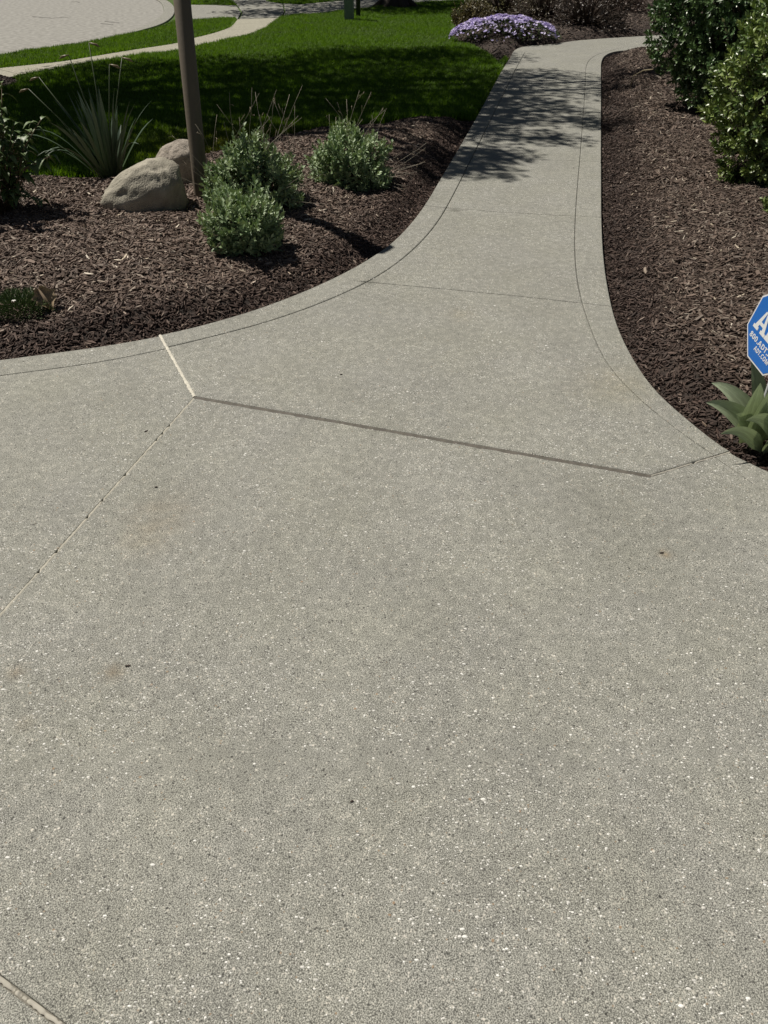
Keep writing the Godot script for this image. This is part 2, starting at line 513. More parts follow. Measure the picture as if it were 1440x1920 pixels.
func glossy_bush(called: String, label: String, at: Vector3, rad: Vector3, tips: int, size: float, ca: Color, cb: Color, sd: int, lumps: Array) -> Node3D:
	rg.seed = sd
	var o := thing(called, label, "bush", at, "clipped evergreen bushes on the right")
	var where := []; var tints := []
	var wood := Geo.new()
	var near := Vector3(0, EYE, 0) - at
	for n in tips:
		var l: Array = lumps[rg.randi() % lumps.size()]
		var d := rv()
		if d.dot(near.normalized()) < -0.5 and rg.randf() < 0.5: d = -d
		var f := 1.0 + 0.22 * wob.get_noise_3d(d.x * 110 + sd * 7, d.y * 110, d.z * 110 + l[1] * 300)
		var deep := rg.randf_range(0.72, 1.0) if n % 4 == 0 else rg.randf_range(0.92, 1.04)
		var tip: Vector3 = l[0] + d * l[1] * f * deep
		tip *= rad
		if tip.y < 0.04: continue
		sprig(tip, d * 1.0 + Vector3.UP * 0.45 + rv() * 0.4, rg.randi_range(8, 12), 0.09, size, where, tints, ca, cb)
		if n % 6 == 0:
			var foot := Vector3(tip.x, 0, tip.z) * 0.15
			wood.tube([foot, foot.lerp(tip, 0.55) + Vector3(0, 0.05, 0), tip], [0.011, 0.006, 0.002], 4, Color(0.1, 0.08, 0.06))
	put("branches", wood.mesh(), M.wood, o)
	# the nearest leaves, one by one
	var order := range(where.size())
	var eye := near
	var score := PackedFloat32Array()
	for k in where.size(): score.append((where[k].origin - eye).length() - where[k].basis.y.length() * 6.0)
	order.sort_custom(func(x, y): return score[x] < score[y])
	var single := {}
	for k in 240:
		var at_ := order[k * 3] as int
		single[at_] = true
		var c: Color = tints[at_]
		var key := int(clampf(c.g / maxf(cb.g, 0.001) * 5.0, 0, 5))
		var id := called + str(key)
		if not M.has(id):
			var lm: StandardMaterial3D = M.holly.duplicate()
			lm.vertex_color_use_as_albedo = false
			lm.albedo_color = (ca.lerp(cb, key / 5.0)).linear_to_srgb()
			M[id] = lm
		var leaf := put("leaf", M.holly_leaf, M[id], o)
		leaf.transform = where[at_]
	var w2 := []; var t2 := []
	for k in where.size():
		if not single.has(k): w2.append(where[k]); t2.append(tints[k])
	swarm("foliage", M.holly_leaf, M.holly, w2, t2, o)
	return o

func rock(label: String, at: Vector3, size: Vector3, turn: float, sd: int, peak: float, ca: Color, cb: Color) -> void:
	var n := FastNoiseLite.new(); n.seed = sd; n.frequency = 0.8; n.fractal_octaves = 4
	var sp := SphereMesh.new(); sp.radial_segments = 72; sp.rings = 40
	var arr := sp.get_mesh_arrays()
	var g := Geo.new()
	for p in arr[Mesh.ARRAY_VERTEX]:
		var d: Vector3 = p.normalized()
		var e := Vector3(signf(d.x) * pow(absf(d.x), 0.85), signf(d.y) * pow(absf(d.y), 0.8), signf(d.z) * pow(absf(d.z), 0.85))
		var q := e * (1.0 + 0.14 * n.get_noise_3d(d.x * 1.2, d.y * 1.2, d.z * 1.2) + 0.035 * n.get_noise_3d(d.x * 5, d.y * 5, d.z * 5) + 0.012 * n.get_noise_3d(d.x * 18, d.y * 18, d.z * 18))
		q.y *= 1.0 + peak * clampf(q.x, -1, 1)
		var f := clampf(0.5 + n.get_noise_3d(d.x * 3 + 9, d.y * 3, d.z * 3) * 0.9 + n.get_noise_3d(d.x * 22, d.y * 22, d.z * 22) * 0.5, 0, 1)
		g.add(q * size, ca.lerp(cb, f))
	for k in arr[Mesh.ARRAY_INDEX]: g.i.append(k)
	var o := put("boulder", g.mesh(), M.stone)
	o.position = at; o.rotation.y = turn
	tag(o, label, "boulder", "boulders beside the lamp post")

func tree(called: String, label: String, foot: Vector3, trunk: float, lobes: Array, leaves: int, size: float, sd: int) -> void:
	rg.seed = sd
	var o := thing(called, label, "tree", foot, "shade trees round the front lawn")
	var g := Geo.new()
	var mid := Vector3.ZERO
	for l in lobes: mid += l[0]
	mid = mid / lobes.size() - foot
	var fork := Vector3(mid.x * 0.12, 2.4, mid.z * 0.12)
	g.tube([Vector3(0, -0.1, 0), Vector3(0, 0.12, 0), Vector3(0.0, 0.5, 0), fork * 0.6, fork], [trunk * 1.7, trunk * 1.25, trunk * 1.02, trunk * 0.92, trunk * 0.85], 18, Color(0.085, 0.07, 0.055))
	for k in 7:
		var a := TAU * k / 7 + 0.3
		var r := Vector3(cos(a), 0, sin(a))
		g.tube([r * trunk * 0.7 + Vector3(0, 0.35, 0), r * trunk * 1.25 + Vector3(0, 0.1, 0), r * trunk * 2.3 + Vector3(0, -0.06, 0)], [trunk * 0.3, trunk * 0.3, trunk * 0.12], 7, Color(0.08, 0.066, 0.05))
	put("trunk", g.mesh(), M.bark, o)
	var where := []; var tints := []
	var b := Geo.new()
	for l in lobes:
		var c: Vector3 = l[0] - foot
		b.tube([fork, fork.lerp(c, 0.5) + Vector3(0, 0.4, 0), c], [trunk * 0.45, trunk * 0.25, 0.03], 7, Color(0.08, 0.066, 0.05))
		for n in int(leaves * l[1] * l[1] * l[2]):
			var d := rv()
			var p: Vector3 = c + Vector3(d.x, d.y * 0.7, d.z) * l[1] * pow(rg.randf(), 0.4) * (1.0 + 0.35 * wob.get_noise_3d(d.x * 90 + c.x * 50, d.y * 90, d.z * 90))
			where.append(Transform3D(upright(rv() + Vector3.DOWN * 0.3, Vector3.UP + rv() * 0.7, Vector3.ONE * size * rg.randf_range(0.7, 1.2)), p))
			tints.append(tint(Color(0.05, 0.1, 0.025), Color(0.09, 0.15, 0.04)))
		for n in 6:
			var q: Vector3 = c + rv() * l[1] * 0.8
			b.tube([c, c.lerp(q, 0.5) + Vector3(0, 0.1, 0), q], [0.03, 0.02, 0.008], 5, Color(0.08, 0.066, 0.05))
	put("branches", b.mesh(), M.bark, o)
	swarm("crown", M.tree_leaf, M.foliage, where, tints, o)

var M := {}

# ------------------------------------------------------------------ the scene
func _ready() -> void:
	rg.seed = 11
	wob.seed = 3; wob.frequency = 0.01; wob.fractal_octaves = 3
	# camera
	var cam := Camera3D.new(); cam.name = "camera"
	cam.position = Vector3(0, EYE, 0); cam.rotation_degrees = Vector3(-PITCH, 0, 0)
	cam.fov = rad_to_deg(2.0 * atan(960.0 / 1440.0)); cam.near = 0.05; cam.far = 600
	add_child(cam)
	# sky and sun
	var env := Environment.new()
	var sky := ProceduralSkyMaterial.new()
	sky.sky_top_color = Color(0.42, 0.49, 0.6); sky.sky_horizon_color = Color(0.74, 0.77, 0.79); sky.sky_curve = 0.12
	sky.ground_bottom_color = Color(0.2, 0.22, 0.18); sky.ground_horizon_color = Color(0.45, 0.5, 0.5)
	sky.sky_energy_multiplier = 0.5
	sky.sun_angle_max = 8.0
	env.background_mode = Environment.BG_SKY
	env.sky = Sky.new(); env.sky.sky_material = sky
	env.tonemap_mode = Environment.TONE_MAPPER_LINEAR
	env.tonemap_exposure = 1.0
	env.sdfgi_enabled = true; env.ssao_enabled = true; env.ssil_enabled = true
	var we := WorldEnvironment.new(); we.name = "environment"; we.environment = env
	add_child(we)
	var sun := DirectionalLight3D.new(); sun.name = "sun"
	var to_sun := Vector3(-0.83 * cos(deg_to_rad(58.5)), sin(deg_to_rad(58.5)), -0.56 * cos(deg_to_rad(58.5)))
	sun.basis = Basis.looking_at(-to_sun.normalized(), Vector3.UP)
	sun.light_energy = 1.5; sun.light_color = Color(1.0, 0.97, 0.925); sun.light_angular_distance = 0.53; sun.shadow_enabled = true
	add_child(sun)

	materials()
	ground()
	paving()
	beds()
	grass()
	street_things()
	ring_bed()
	trees()
	plants()
	lamp()
	yard_sign()
	litter()

func materials() -> void:
	var ct := concrete_texture(2048, Color(0.583, 0.584, 0.552), 0.7, 78000, 70000, 21)
	var con := mat(Color.WHITE, 0.88, false)
	con.albedo_texture = ct[0]
	con.heightmap_enabled = true; con.heightmap_texture = ct[1]; con.heightmap_scale = 0.10
	con.detail_enabled = true; con.detail_blend_mode = BaseMaterial3D.BLEND_MODE_MUL; con.detail_uv_layer = BaseMaterial3D.DETAIL_UV_2
	con.detail_albedo = stain_texture()
	M.concrete = con
	var walk := mat(Color(1.12, 1.08, 0.98), 0.9, false)
	walk.albedo_texture = ct[0]
	M.pale_concrete = walk
	var asph := mat(Color.WHITE, 0.92, false)
	asph.albedo_texture = speckle(1024, 0.06, Color(0.235, 0.231, 0.213).linear_to_srgb(), Color(0.36, 0.355, 0.328).linear_to_srgb(), 4, 17)
	M.asphalt = asph
	var soil := mat(Color.WHITE, 0.95, false)
	soil.albedo_texture = speckle(512, 0.03, Color(0.022, 0.016, 0.013).linear_to_srgb(), Color(0.07, 0.05, 0.04).linear_to_srgb(), 5)
	soil.uv1_scale = Vector3(1.4, 1.4, 1.4)
	M.soil = soil
	var turf := mat(Color.WHITE, 0.95, false)
	turf.albedo_texture = speckle(256, 0.05, Color(0.04, 0.085, 0.008).linear_to_srgb(), Color(0.07, 0.13, 0.014).linear_to_srgb(), 4, 8)
	M.turf = turf
	M.chip = mat(Color.WHITE, 0.82)
	M.wood = mat(Color.WHITE, 0.85)
	M.sage = leaf_mat(0.55, 0.5)
	var vein := Image.create(128, 64, false, Image.FORMAT_RGB8)
	var vn := FastNoiseLite.new(); vn.seed = 2; vn.frequency = 0.11; vn.fractal_octaves = 3
	for y in 64:
		for x in 128:
			var q := clampf(0.9 + 0.16 * vn.get_noise_2d(x * 1.6, y * 0.12) + 0.06 * vn.get_noise_2d(x * 0.5 + 300, y * 0.9), 0.0, 1.0) * (1.04 if absi(x - 64) < 3 else 0.98)
			vein.set_pixel(x, y, Color(minf(q, 1), minf(q, 1), minf(q * 0.98, 1)))
	M.veins = ImageTexture.create_from_image(vein)
	M.holly = leaf_mat(0.38, 0.4); M.holly.metallic_specular = 0.6
	M.strap = leaf_mat(0.42, 0.25)
	M.broad = leaf_mat(0.5, 0.3)
	M.foliage = leaf_mat(0.6, 0.3)
	M.grass = leaf_mat(0.55, 0.95)
	M.petal = leaf_mat(0.7, 0.4)
	M.plain = mat(Color.WHITE, 0.8)
	M.tulip = leaf_mat(0.45, 0.7); M.tulip.backlight = Color(0.7, 0.72, 0.62); M.tulip.albedo_texture = M.veins; M.strap.albedo_texture = M.veins
	M.litter = mat(Color(0.05, 0.035, 0.028), 0.8, false)
	var st := mat(Color.WHITE, 0.9)
	var sn := NoiseTexture2D.new(); sn.width = 256; sn.height = 256; sn.seamless = true; sn.noise = FastNoiseLite.new(); sn.noise.frequency = 0.05; sn.noise.fractal_octaves = 5
	st.heightmap_enabled = true; st.heightmap_texture = sn; st.heightmap_scale = 0.5
	st.uv1_triplanar = true; st.uv1_scale = Vector3.ONE * 7
	M.stone = st
	var bk := mat(Color.WHITE, 0.95)
	bk.heightmap_enabled = true; bk.heightmap_texture = sn; bk.heightmap_scale = 3.0
	bk.uv1_triplanar = true; bk.uv1_scale = Vector3(5, 1.2, 5)
	M.bark = bk
	M.small_leaf = leaf_mesh(0.6, 0.12)
	M.holly_leaf = leaf_mesh(0.52, 0.16, 0.5)
	M.tree_leaf = leaf_mesh(0.75, 0.06, 0.5)
	for k in 4: chips.append(chip_mesh(40 + k))

# lines that several things share
var left_edge: PackedVector2Array       # left edge of drive and path, from the street side of the drive to the far bend
var right_edge: PackedVector2Array
var far_edge: PackedVector2Array
var inner_edge: PackedVector2Array
var lawn_edge: PackedVector2Array

func ground() -> void:
	left_edge = smooth_line(poly([[-500, 742], [-200, 704], [0, 675], [100, 662], [200, 648], [300, 630], [400, 606], [500, 575], [600, 535], [680, 494], [740, 452], [790, 395], [830, 330], [870, 262], [905, 200], [937, 140], [958, 106]]), 0.07)
	right_edge = smooth_line(poly([[1900, 1120], [1600, 962], [1440, 884], [1365, 847], [1290, 790], [1230, 735], [1190, 680], [1160, 620], [1145, 570], [1133, 500], [1128, 430], [1127, 350], [1127, 250], [1127, 180], [1127, 135]]), 0.07)
	far_edge = smooth_line(poly([[958, 106], [966, 94], [985, 87.5], [1030, 84], [1090, 76], [1220, 67.5], [1420, 57]]), 0.1)
	inner_edge = smooth_line(poly([[1127, 135], [1128, 116], [1136, 104], [1155, 97], [1190, 94], [1240, 90], [1440, 78]]), 0.1)
	lawn_edge = smooth_line(poly([[893, 222], [840, 223], [740, 226], [640, 240], [560, 246], [480, 262], [400, 287], [330, 302], [270, 314], [200, 328], [110, 334], [0, 338], [-300, 345]]), 0.1)
	var base := Geo.new()
	var q := [base.add(Vector3(-300, -0.3, 60)), base.add(Vector3(300, -0.3, 60)), base.add(Vector3(300, -0.3, -400)), base.add(Vector3(-300, -0.3, -400))]
	base.up(q[0], q[1], q[2]); base.up(q[0], q[2], q[3])
	tag(put("ground", base.mesh(), M.turf), "flat ground that everything in the garden stands on", "ground", "", "structure")
	# turf sheet of the front yard, under the paths and the street too
	var p := PackedVector2Array()
	p.append_array(backwards(lawn_edge))
	p.append_array(shifted(left_edge.slice(left_edge.size() - 48), 0.25))
	p.append_array(poly([[940, 122], [915, 96], [862, 77], [846, 66], [854, 46], [868, 30], [896, 10], [915, -6]]))
	p.append_array(PackedVector2Array([Vector2(12, -40), Vector2(12, -90), Vector2(-90, -90), Vector2(-90, -6)]))
	var g := Geo.new()
	for a in p: g.add(Vector3(a.x, -0.02, a.y))
	var f := Geometry2D.triangulate_polygon(p)
	for k in f.size() / 3: g.up(f[k * 3], f[k * 3 + 1], f[k * 3 + 2])
	tag(put("lawn", g.mesh(), M.turf), "dark turf of the front yard between the path and the street", "lawn", "", "structure")

func paving() -> void:
	var drive := thing("driveway", "exposed aggregate concrete driveway filling the foreground", "driveway", Vector3.ZERO, "", "structure")
	var walk := thing("path", "curving exposed aggregate concrete path leading from the driveway to the flower bed", "path", Vector3.ZERO, "", "structure")
	# joints
	var j1 := g2(300, 629); var j2 := g2(365, 745); var j3 := g2(1220, 893); var j4 := g2(1368, 848)
	var out1 := j1 + (j1 - j2).normalized() * 0.3; var out4 := j4 + (j4 - j3).normalized() * 0.3
	var whole := PackedVector2Array()
	whole.append_array(left_edge); whole.append_array(far_edge.slice(1)); whole.append_array(backwards(inner_edge)); whole.append_array(backwards(right_edge).slice(1))
	whole.append_array(PackedVector2Array([Vector2(2.2, 1.6), Vector2(-4.2, 1.6), Vector2(-4.2, -1.5)]))
	var joint := PackedVector2Array([out1, j2, j3, out4])
	var pieces := []
	for a in Geometry2D.clip_polygons(whole, strip(joint, 0.004)): pieces.append(a)
	pieces.sort_custom(func(a, b): return a[0].y < b[0].y)
	var lane := []; var apron := []
	for a in pieces:
		if Geometry2D.is_point_in_polygon(g2(1000, 500), a): lane.append(a)
		elif not Geometry2D.is_point_in_polygon(g2(700, 1300), a) and area(a) < 0.02: continue
		else: apron.append(a)
	# driveway: long joint to the lower left, and the one in the lower left corner
	var d2 := g2(0, 1153)
	var long := PackedVector2Array([j2 - (d2 - j2).normalized() * 0.02, d2 + (d2 - j2).normalized() * 4.5])
	var c1 := g2(0, 1836); var c2 := g2(112, 1920)
	var corner := PackedVector2Array([c1 - (c2 - c1).normalized() * 4.5, c2 + (c2 - c1).normalized() * 4.5])
	apron = cut(apron, long, 0.008)
	apron = cut(apron, corner, 0.012)
	# tooled border lines along the edges
	var lb := smooth_line(poly([[-500, 775], [-200, 733], [0, 704], [100, 691], [200, 676], [304, 655], [400, 632], [500, 605], [600, 570], [690, 529], [750, 490], [800, 443], [833, 397], [880, 306], [930, 205], [962, 140], [979, 108], [985, 98]]), 0.07)
	var rb := smooth_line(poly([[1900, 1190], [1600, 1010], [1440, 930], [1372, 878], [1290, 822], [1200, 750], [1140, 684], [1105, 610], [1085, 540], [1078, 470], [1080, 390], [1088, 290], [1095, 200], [1098, 150], [1101, 120], [1116, 105], [1140, 97], [1170, 90], [1240, 84], [1440, 73]]), 0.07)
	lb.insert(0, lb[0] + (lb[0] - lb[1]).normalized() * 3.0)
	lane = cut(lane, lb, 0.0038); lane = cut(lane, rb, 0.0024)
	apron = cut(apron, lb, 0.0038); apron = cut(apron, smooth_line(poly([[1240, 782], [1290, 822], [1330, 849], [1372, 878], [1440, 930], [1600, 1010], [1900, 1190], [2400, 1560], [3600, 2500]]), 0.2), 0.0024)
	for s in [[[640, 526], [870, 547], [1000, 560], [1180, 580]], [[760, 384], [940, 399], [1150, 410]], [[840, 295], [1000, 300], [1150, 306]], [[880, 190], [1150, 196]]]:
		lane = cut(lane, smooth_line(poly(s), 0.1), 0.0022)
	for a in lane:
		if area(a) > 0.0004: put("slab" if area(a) > 0.3 else "border", slab(a, LIFT, 0.12, 0.006 if area(a) > 0.3 else 0.004, 1.0 / 2.4, PackedVector2Array([j2, j3])), M.concrete, walk)
	for a in apron:
		if area(a) > 0.0004: put("slab" if area(a) > 0.6 else "border", slab(a, 0.0, 0.12, 0.0025), M.concrete, drive)
	# floor of the grooves
	var inner := Geometry2D.offset_polygon(whole, -0.02)
	var g := Geo.new()
	for a in inner[0]: g.add(Vector3(a.x, -0.0065, a.y))
	var f := Geometry2D.triangulate_polygon(inner[0])
	for k in f.size() / 3: g.up(f[k * 3], f[k * 3 + 1], f[k * 3 + 2])
	put("groove_floor", g.mesh(), mat(Color(0.2, 0.19, 0.16), 0.95, false), drive)
	# filler in the joints, and one strip coloured as the shade of the slab lip
	rg.seed = 77
	var light := Color(0.6, 0.575, 0.49)
	put("joint_filler_and_shade", ribbon(dense(PackedVector2Array([j1, j2]), 0.012), 0.015, 0.0062, light, 0.14), M.plain, drive).set_meta("label", "pale filler in the joint between path and driveway")
	put("joint_filler_and_shade", ribbon(dense(PackedVector2Array([j2, d2 + (d2 - j2) * 0.8]), 0.012), 0.0085, 0.0012, Color(0.46, 0.44, 0.37), 0.1, 0.04), M.plain, drive)
	put("joint_filler_and_shade", ribbon(dense(corner, 0.006), 0.0075, 0.0004, Color(0.44, 0.42, 0.36), 0.15, 0.08), M.plain, drive)
	put("joint_filler_and_shade", lip_shade_strip(j2, j3, 0.004, 0.013, 0.6, Color(0.115, 0.105, 0.088)), M.plain, drive)  # dark colour paints the shaded step face between path and driveway
	put("joint_filler_and_shade", ribbon(dense(PackedVector2Array([j3, j4]), 0.012), 0.006, 0.0035, Color(0.42, 0.4, 0.345), 0.1, 0.03), M.plain, drive)
	# loose-set aggregate that stands out of the surface
	var peb := Geo.new()
	var ring := []
	for s in 7: ring.append(peb.add(Vector3(cos(TAU * s / 7) * [1.0, 0.8, 0.95, 0.7, 1.0, 0.85, 0.9][s], 0, sin(TAU * s / 7) * [0.9, 1, 0.8, 0.9, 0.75, 1, 0.8][s])))
	var top := []
	for s in 7: top.append(peb.add(Vector3(peb.v[ring[s]].x * 0.6, 0.35, peb.v[ring[s]].z * 0.6)))
	var mid := peb.add(Vector3(0, 0.42, 0))
	for s in 7:
		var n := (s + 1) % 7
		peb.up(ring[s], ring[n], top[n]); peb.up(ring[s], top[n], top[s]); peb.up(top[s], top[n], mid)
	var where := []; var tints := []
	for n in 115000:
		var p := Vector2(rg.randf_range(-2.4, 2.4), -0.4 - 5.8 * pow(rg.randf(), 1.2))
		if wob.get_noise_2d(p.x * 120 + 7, p.y * 120) + 0.6 * wob.get_noise_2d(p.x * 420, p.y * 420) < rg.randf_range(-0.45, 0.4): continue
		var in_lane := false; var ok := false
		if not Geometry2D.is_point_in_polygon(p, inner[0]): continue
		for a in lane:
			if Geometry2D.is_point_in_polygon(p, a): in_lane = true
		ok = in_lane
		if not ok:
			for a in apron:
				if Geometry2D.is_point_in_polygon(p, a): ok = true; break
		if not ok: continue
		var s := rg.randf_range(0.0009, 0.0022) * (1.0 if rg.randf() < 0.93 else 1.6)
		where.append(Transform3D(Basis(Vector3.UP, rg.randf() * TAU).scaled(Vector3(s * rg.randf_range(0.8, 1.9), s * 0.8, s)), Vector3(p.x, LIFT if in_lane else 0.0, p.y)))
		var c := tint(Color(0.5, 0.49, 0.45), Color(0.9, 0.9, 0.86))
		if rg.randf() < 0.04: c = tint(Color(0.3, 0.24, 0.17), Color(0.4, 0.33, 0.25))
		if rg.randf() < 0.14: c = tint(Color(0.1, 0.095, 0.085), Color(0.16, 0.15, 0.13))
		tints.append(c)
	swarm("aggregate", peb.mesh(true), M.plain, where, tints, drive)

func lip_shade_strip(a: Vector2, b: Vector2, wide0: float, wide1: float, fill: float, col: Color) -> ArrayMesh:    # ramp along the path slab lip, the shade of its face put into the colour
	var g := Geo.new()
	g.uv_scale = 1.0 / 2.4
	var line := dense(PackedVector2Array([a, b]), 0.01)
	var side := (b - a).orthogonal().normalized()
	if side.y < 0: side = -side
	var last := []
	for k in line.size():
		var n := 0.5 + 0.5 * wob.get_noise_1d(k * 9.0)
		var w := lerpf(wide0, wide1, clampf(n + rg.randf_range(-0.15, 0.15), 0, 1))
		var h := LIFT * fill * (0.75 + 0.25 * n)
		var c := tint(col, col, 0.18)
		var p := line[k] - side * 0.004; var q := line[k] + side * (0.002 + w * 0.4); var e := line[k] + side * (0.002 + w)
		var now := [g.add(Vector3(p.x, h, p.y), c), g.add(Vector3(q.x, h * 0.45, q.y), c), g.add(Vector3(e.x, 0.0004, e.y), c)]
		if k > 0:
			for s in 2:
				g.up(last[s], last[s + 1], now[s + 1]); g.up(last[s], now[s + 1], now[s])
		last = now
	return g.mesh()

func dense(line: PackedVector2Array, step: float) -> PackedVector2Array:
	var o := PackedVector2Array()
	for k in line.size() - 1:
		var n := maxi(1, int(line[k].distance_to(line[k + 1]) / step))
		for s in n: o.append(line[k].lerp(line[k + 1], float(s) / n))
	o.append(line[-1])
	return o

var bed_left: Bed
var bed_right: Bed
var bed_far: Bed

func beds() -> void:
	rg.seed = 5
	var p := PackedVector2Array()
	var le := left_edge.slice(0, left_edge.size() - 36)
	for a in left_edge:
		if a.y > g2(893, 222).y: p.append(a)
	p.append_array(lawn_edge)
	bed_left = make_bed(p, 0.05, 0.11, 0.05, 0.035)
	var a1 := put("planting_bed", bed_mesh(bed_left), M.soil)
	tag(a1, "mulched bed with boulders and shrubs left of the path", "planting bed", "", "structure")
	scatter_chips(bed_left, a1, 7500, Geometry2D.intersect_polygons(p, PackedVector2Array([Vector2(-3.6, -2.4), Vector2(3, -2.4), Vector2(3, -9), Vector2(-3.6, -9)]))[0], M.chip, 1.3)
	var q := PackedVector2Array()
	q.append_array(right_edge); q.append_array(inner_edge.slice(1))
	q.append_array(PackedVector2Array([Vector2(9.5, -13.5), Vector2(6.5, -6), Vector2(4.5, -1.2)]))
	bed_right = make_bed(q, 0.05, 0.10, 0.06, 0.035)
	var a2 := put("planting_bed", bed_mesh(bed_right), M.soil)
	tag(a2, "dark mulched bed under the evergreen bushes right of the path", "planting bed", "", "structure")
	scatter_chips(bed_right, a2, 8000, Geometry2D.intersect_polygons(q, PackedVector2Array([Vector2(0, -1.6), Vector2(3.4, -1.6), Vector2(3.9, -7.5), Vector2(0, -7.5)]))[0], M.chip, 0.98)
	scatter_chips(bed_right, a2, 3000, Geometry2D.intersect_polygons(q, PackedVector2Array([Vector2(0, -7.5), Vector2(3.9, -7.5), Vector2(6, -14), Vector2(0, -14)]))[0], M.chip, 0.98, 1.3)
	var r := PackedVector2Array()
	r.append_array(far_edge)
	r.append_array(PackedVector2Array([Vector2(12, -17), Vector2(13, -30), Vector2(4.6, -30)]))
	r.append_array(poly([[915, -6], [896, 10], [868, 30], [854, 46], [846, 66], [862, 77], [915, 96], [940, 122]]))
	bed_far = make_bed(r, 0.12, 0.14, 0.09, 0.04)
	var a3 := put("planting_bed", bed_mesh(bed_far), M.soil)
	tag(a3, "mulched bed beyond the bend of the path with purple flowers", "planting bed", "", "structure")
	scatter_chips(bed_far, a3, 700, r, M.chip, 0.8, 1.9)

func grass() -> void:
	rg.seed = 9
	var g := Geo.new()
	for k in 11:
		var a := rg.randf() * TAU
		var foot := Vector3(rg.randf_range(-1, 1), 0, rg.randf_range(-1, 1)) * 0.035
		var lean := Vector3(cos(a), 0, sin(a)) * rg.randf_range(0.015, 0.05)
		var h := rg.randf_range(0.035, 0.075)
		var s := Vector3(-sin(a), 0, cos(a)) * rg.randf_range(0.0026, 0.0042)
		var c := Color(1, 1, 1) * rg.randf_range(0.75, 1.15); c.a = 1
		var p := [g.add(foot - s, c * 0.9), g.add(foot + s, c * 0.9), g.add(foot + lean * 0.4 + Vector3(0, h * 0.6, 0) - s * 0.8, c), g.add(foot + lean * 0.4 + Vector3(0, h * 0.6, 0) + s * 0.8, c), g.add(foot + lean + Vector3(0, h, 0), c)]
		g.quad(p[0], p[1], p[3], p[2]); g.tri(p[2], p[3], p[4])
	var tuft := g.mesh()
	var edge := PackedVector2Array()
	for a in shifted(left_edge, -0.05):
		if a.y < g2(893, 224).y: edge.append(a)
	var yard := PackedVector2Array()
	yard.append_array(backwards(lawn_edge)); yard.append_array(edge)
	yard.append_array(poly([[935, 124], [910, 98], [858, 78], [842, 66], [850, 46], [864, 30], [892, 10], [905, -6], [880, 0], [767, 8], [643, 22], [527, 33], [500, 53], [480, 63], [400, 83], [333, 97], [233, 110], [133, 125], [60, 139], [10, 147], [-300, 190]]))
	var verge := poly([[-300, 141], [0, 105], [203, 74], [287, 56], [313, 47], [330, 40], [360, 38], [443, 36], [430, 52], [400, 63], [360, 73], [330, 82], [233, 97], [110, 117], [0, 129], [-300, 168]])
	var wedge := poly([[510, 5.5], [560, 8.5], [610, 4], [640, -6], [500, -6]])
	var wedge2 := poly([[358, 9], [400, 10], [442, 10], [425, -3], [352, -3]])
	var list := [[yard, 1500, "short green front lawn beside the path", "grass"], [verge, 1300, "strip of lawn between the street and the sidewalk", "grass"], [wedge, 500, "small patch of lawn across the far driveway", "grass"], [wedge2, 500, "small patch of lawn at the curb behind the lamp post", "grass"]]
	for q in list:
		var p: PackedVector2Array = q[0]
		var r := Rect2(p[0], Vector2.ZERO)
		for a in p: r = r.expand(a)
		var where := []; var tints := []
		for n in int(r.get_area() * q[1]):
			var s := Vector2(rg.randf_range(r.position.x, r.end.x), rg.randf_range(r.position.y, r.end.y))
			if s.y < -15 and rg.randf() < (-15 - s.y) * 0.05: continue
			if not Geometry2D.is_point_in_polygon(s, p) or s.distance_to(RING) < 1.04: continue
			var patch := wob.get_noise_2d(s.x * 60, s.y * 60)
			var h := rg.randf_range(0.75, 1.2) * (1.0 + patch * 0.35)
			where.append(Transform3D(Basis(Vector3.UP, rg.randf() * TAU).scaled(Vector3(1.1, h, 1.1)), Vector3(s.x, -0.02, s.y)))
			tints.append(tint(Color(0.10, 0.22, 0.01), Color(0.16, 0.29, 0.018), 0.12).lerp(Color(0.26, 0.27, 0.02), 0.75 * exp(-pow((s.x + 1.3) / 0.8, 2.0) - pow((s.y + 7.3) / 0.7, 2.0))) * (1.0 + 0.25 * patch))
		tag(swarm("grass", tuft, M.grass, where, tints), q[2], q[3], "", "stuff")

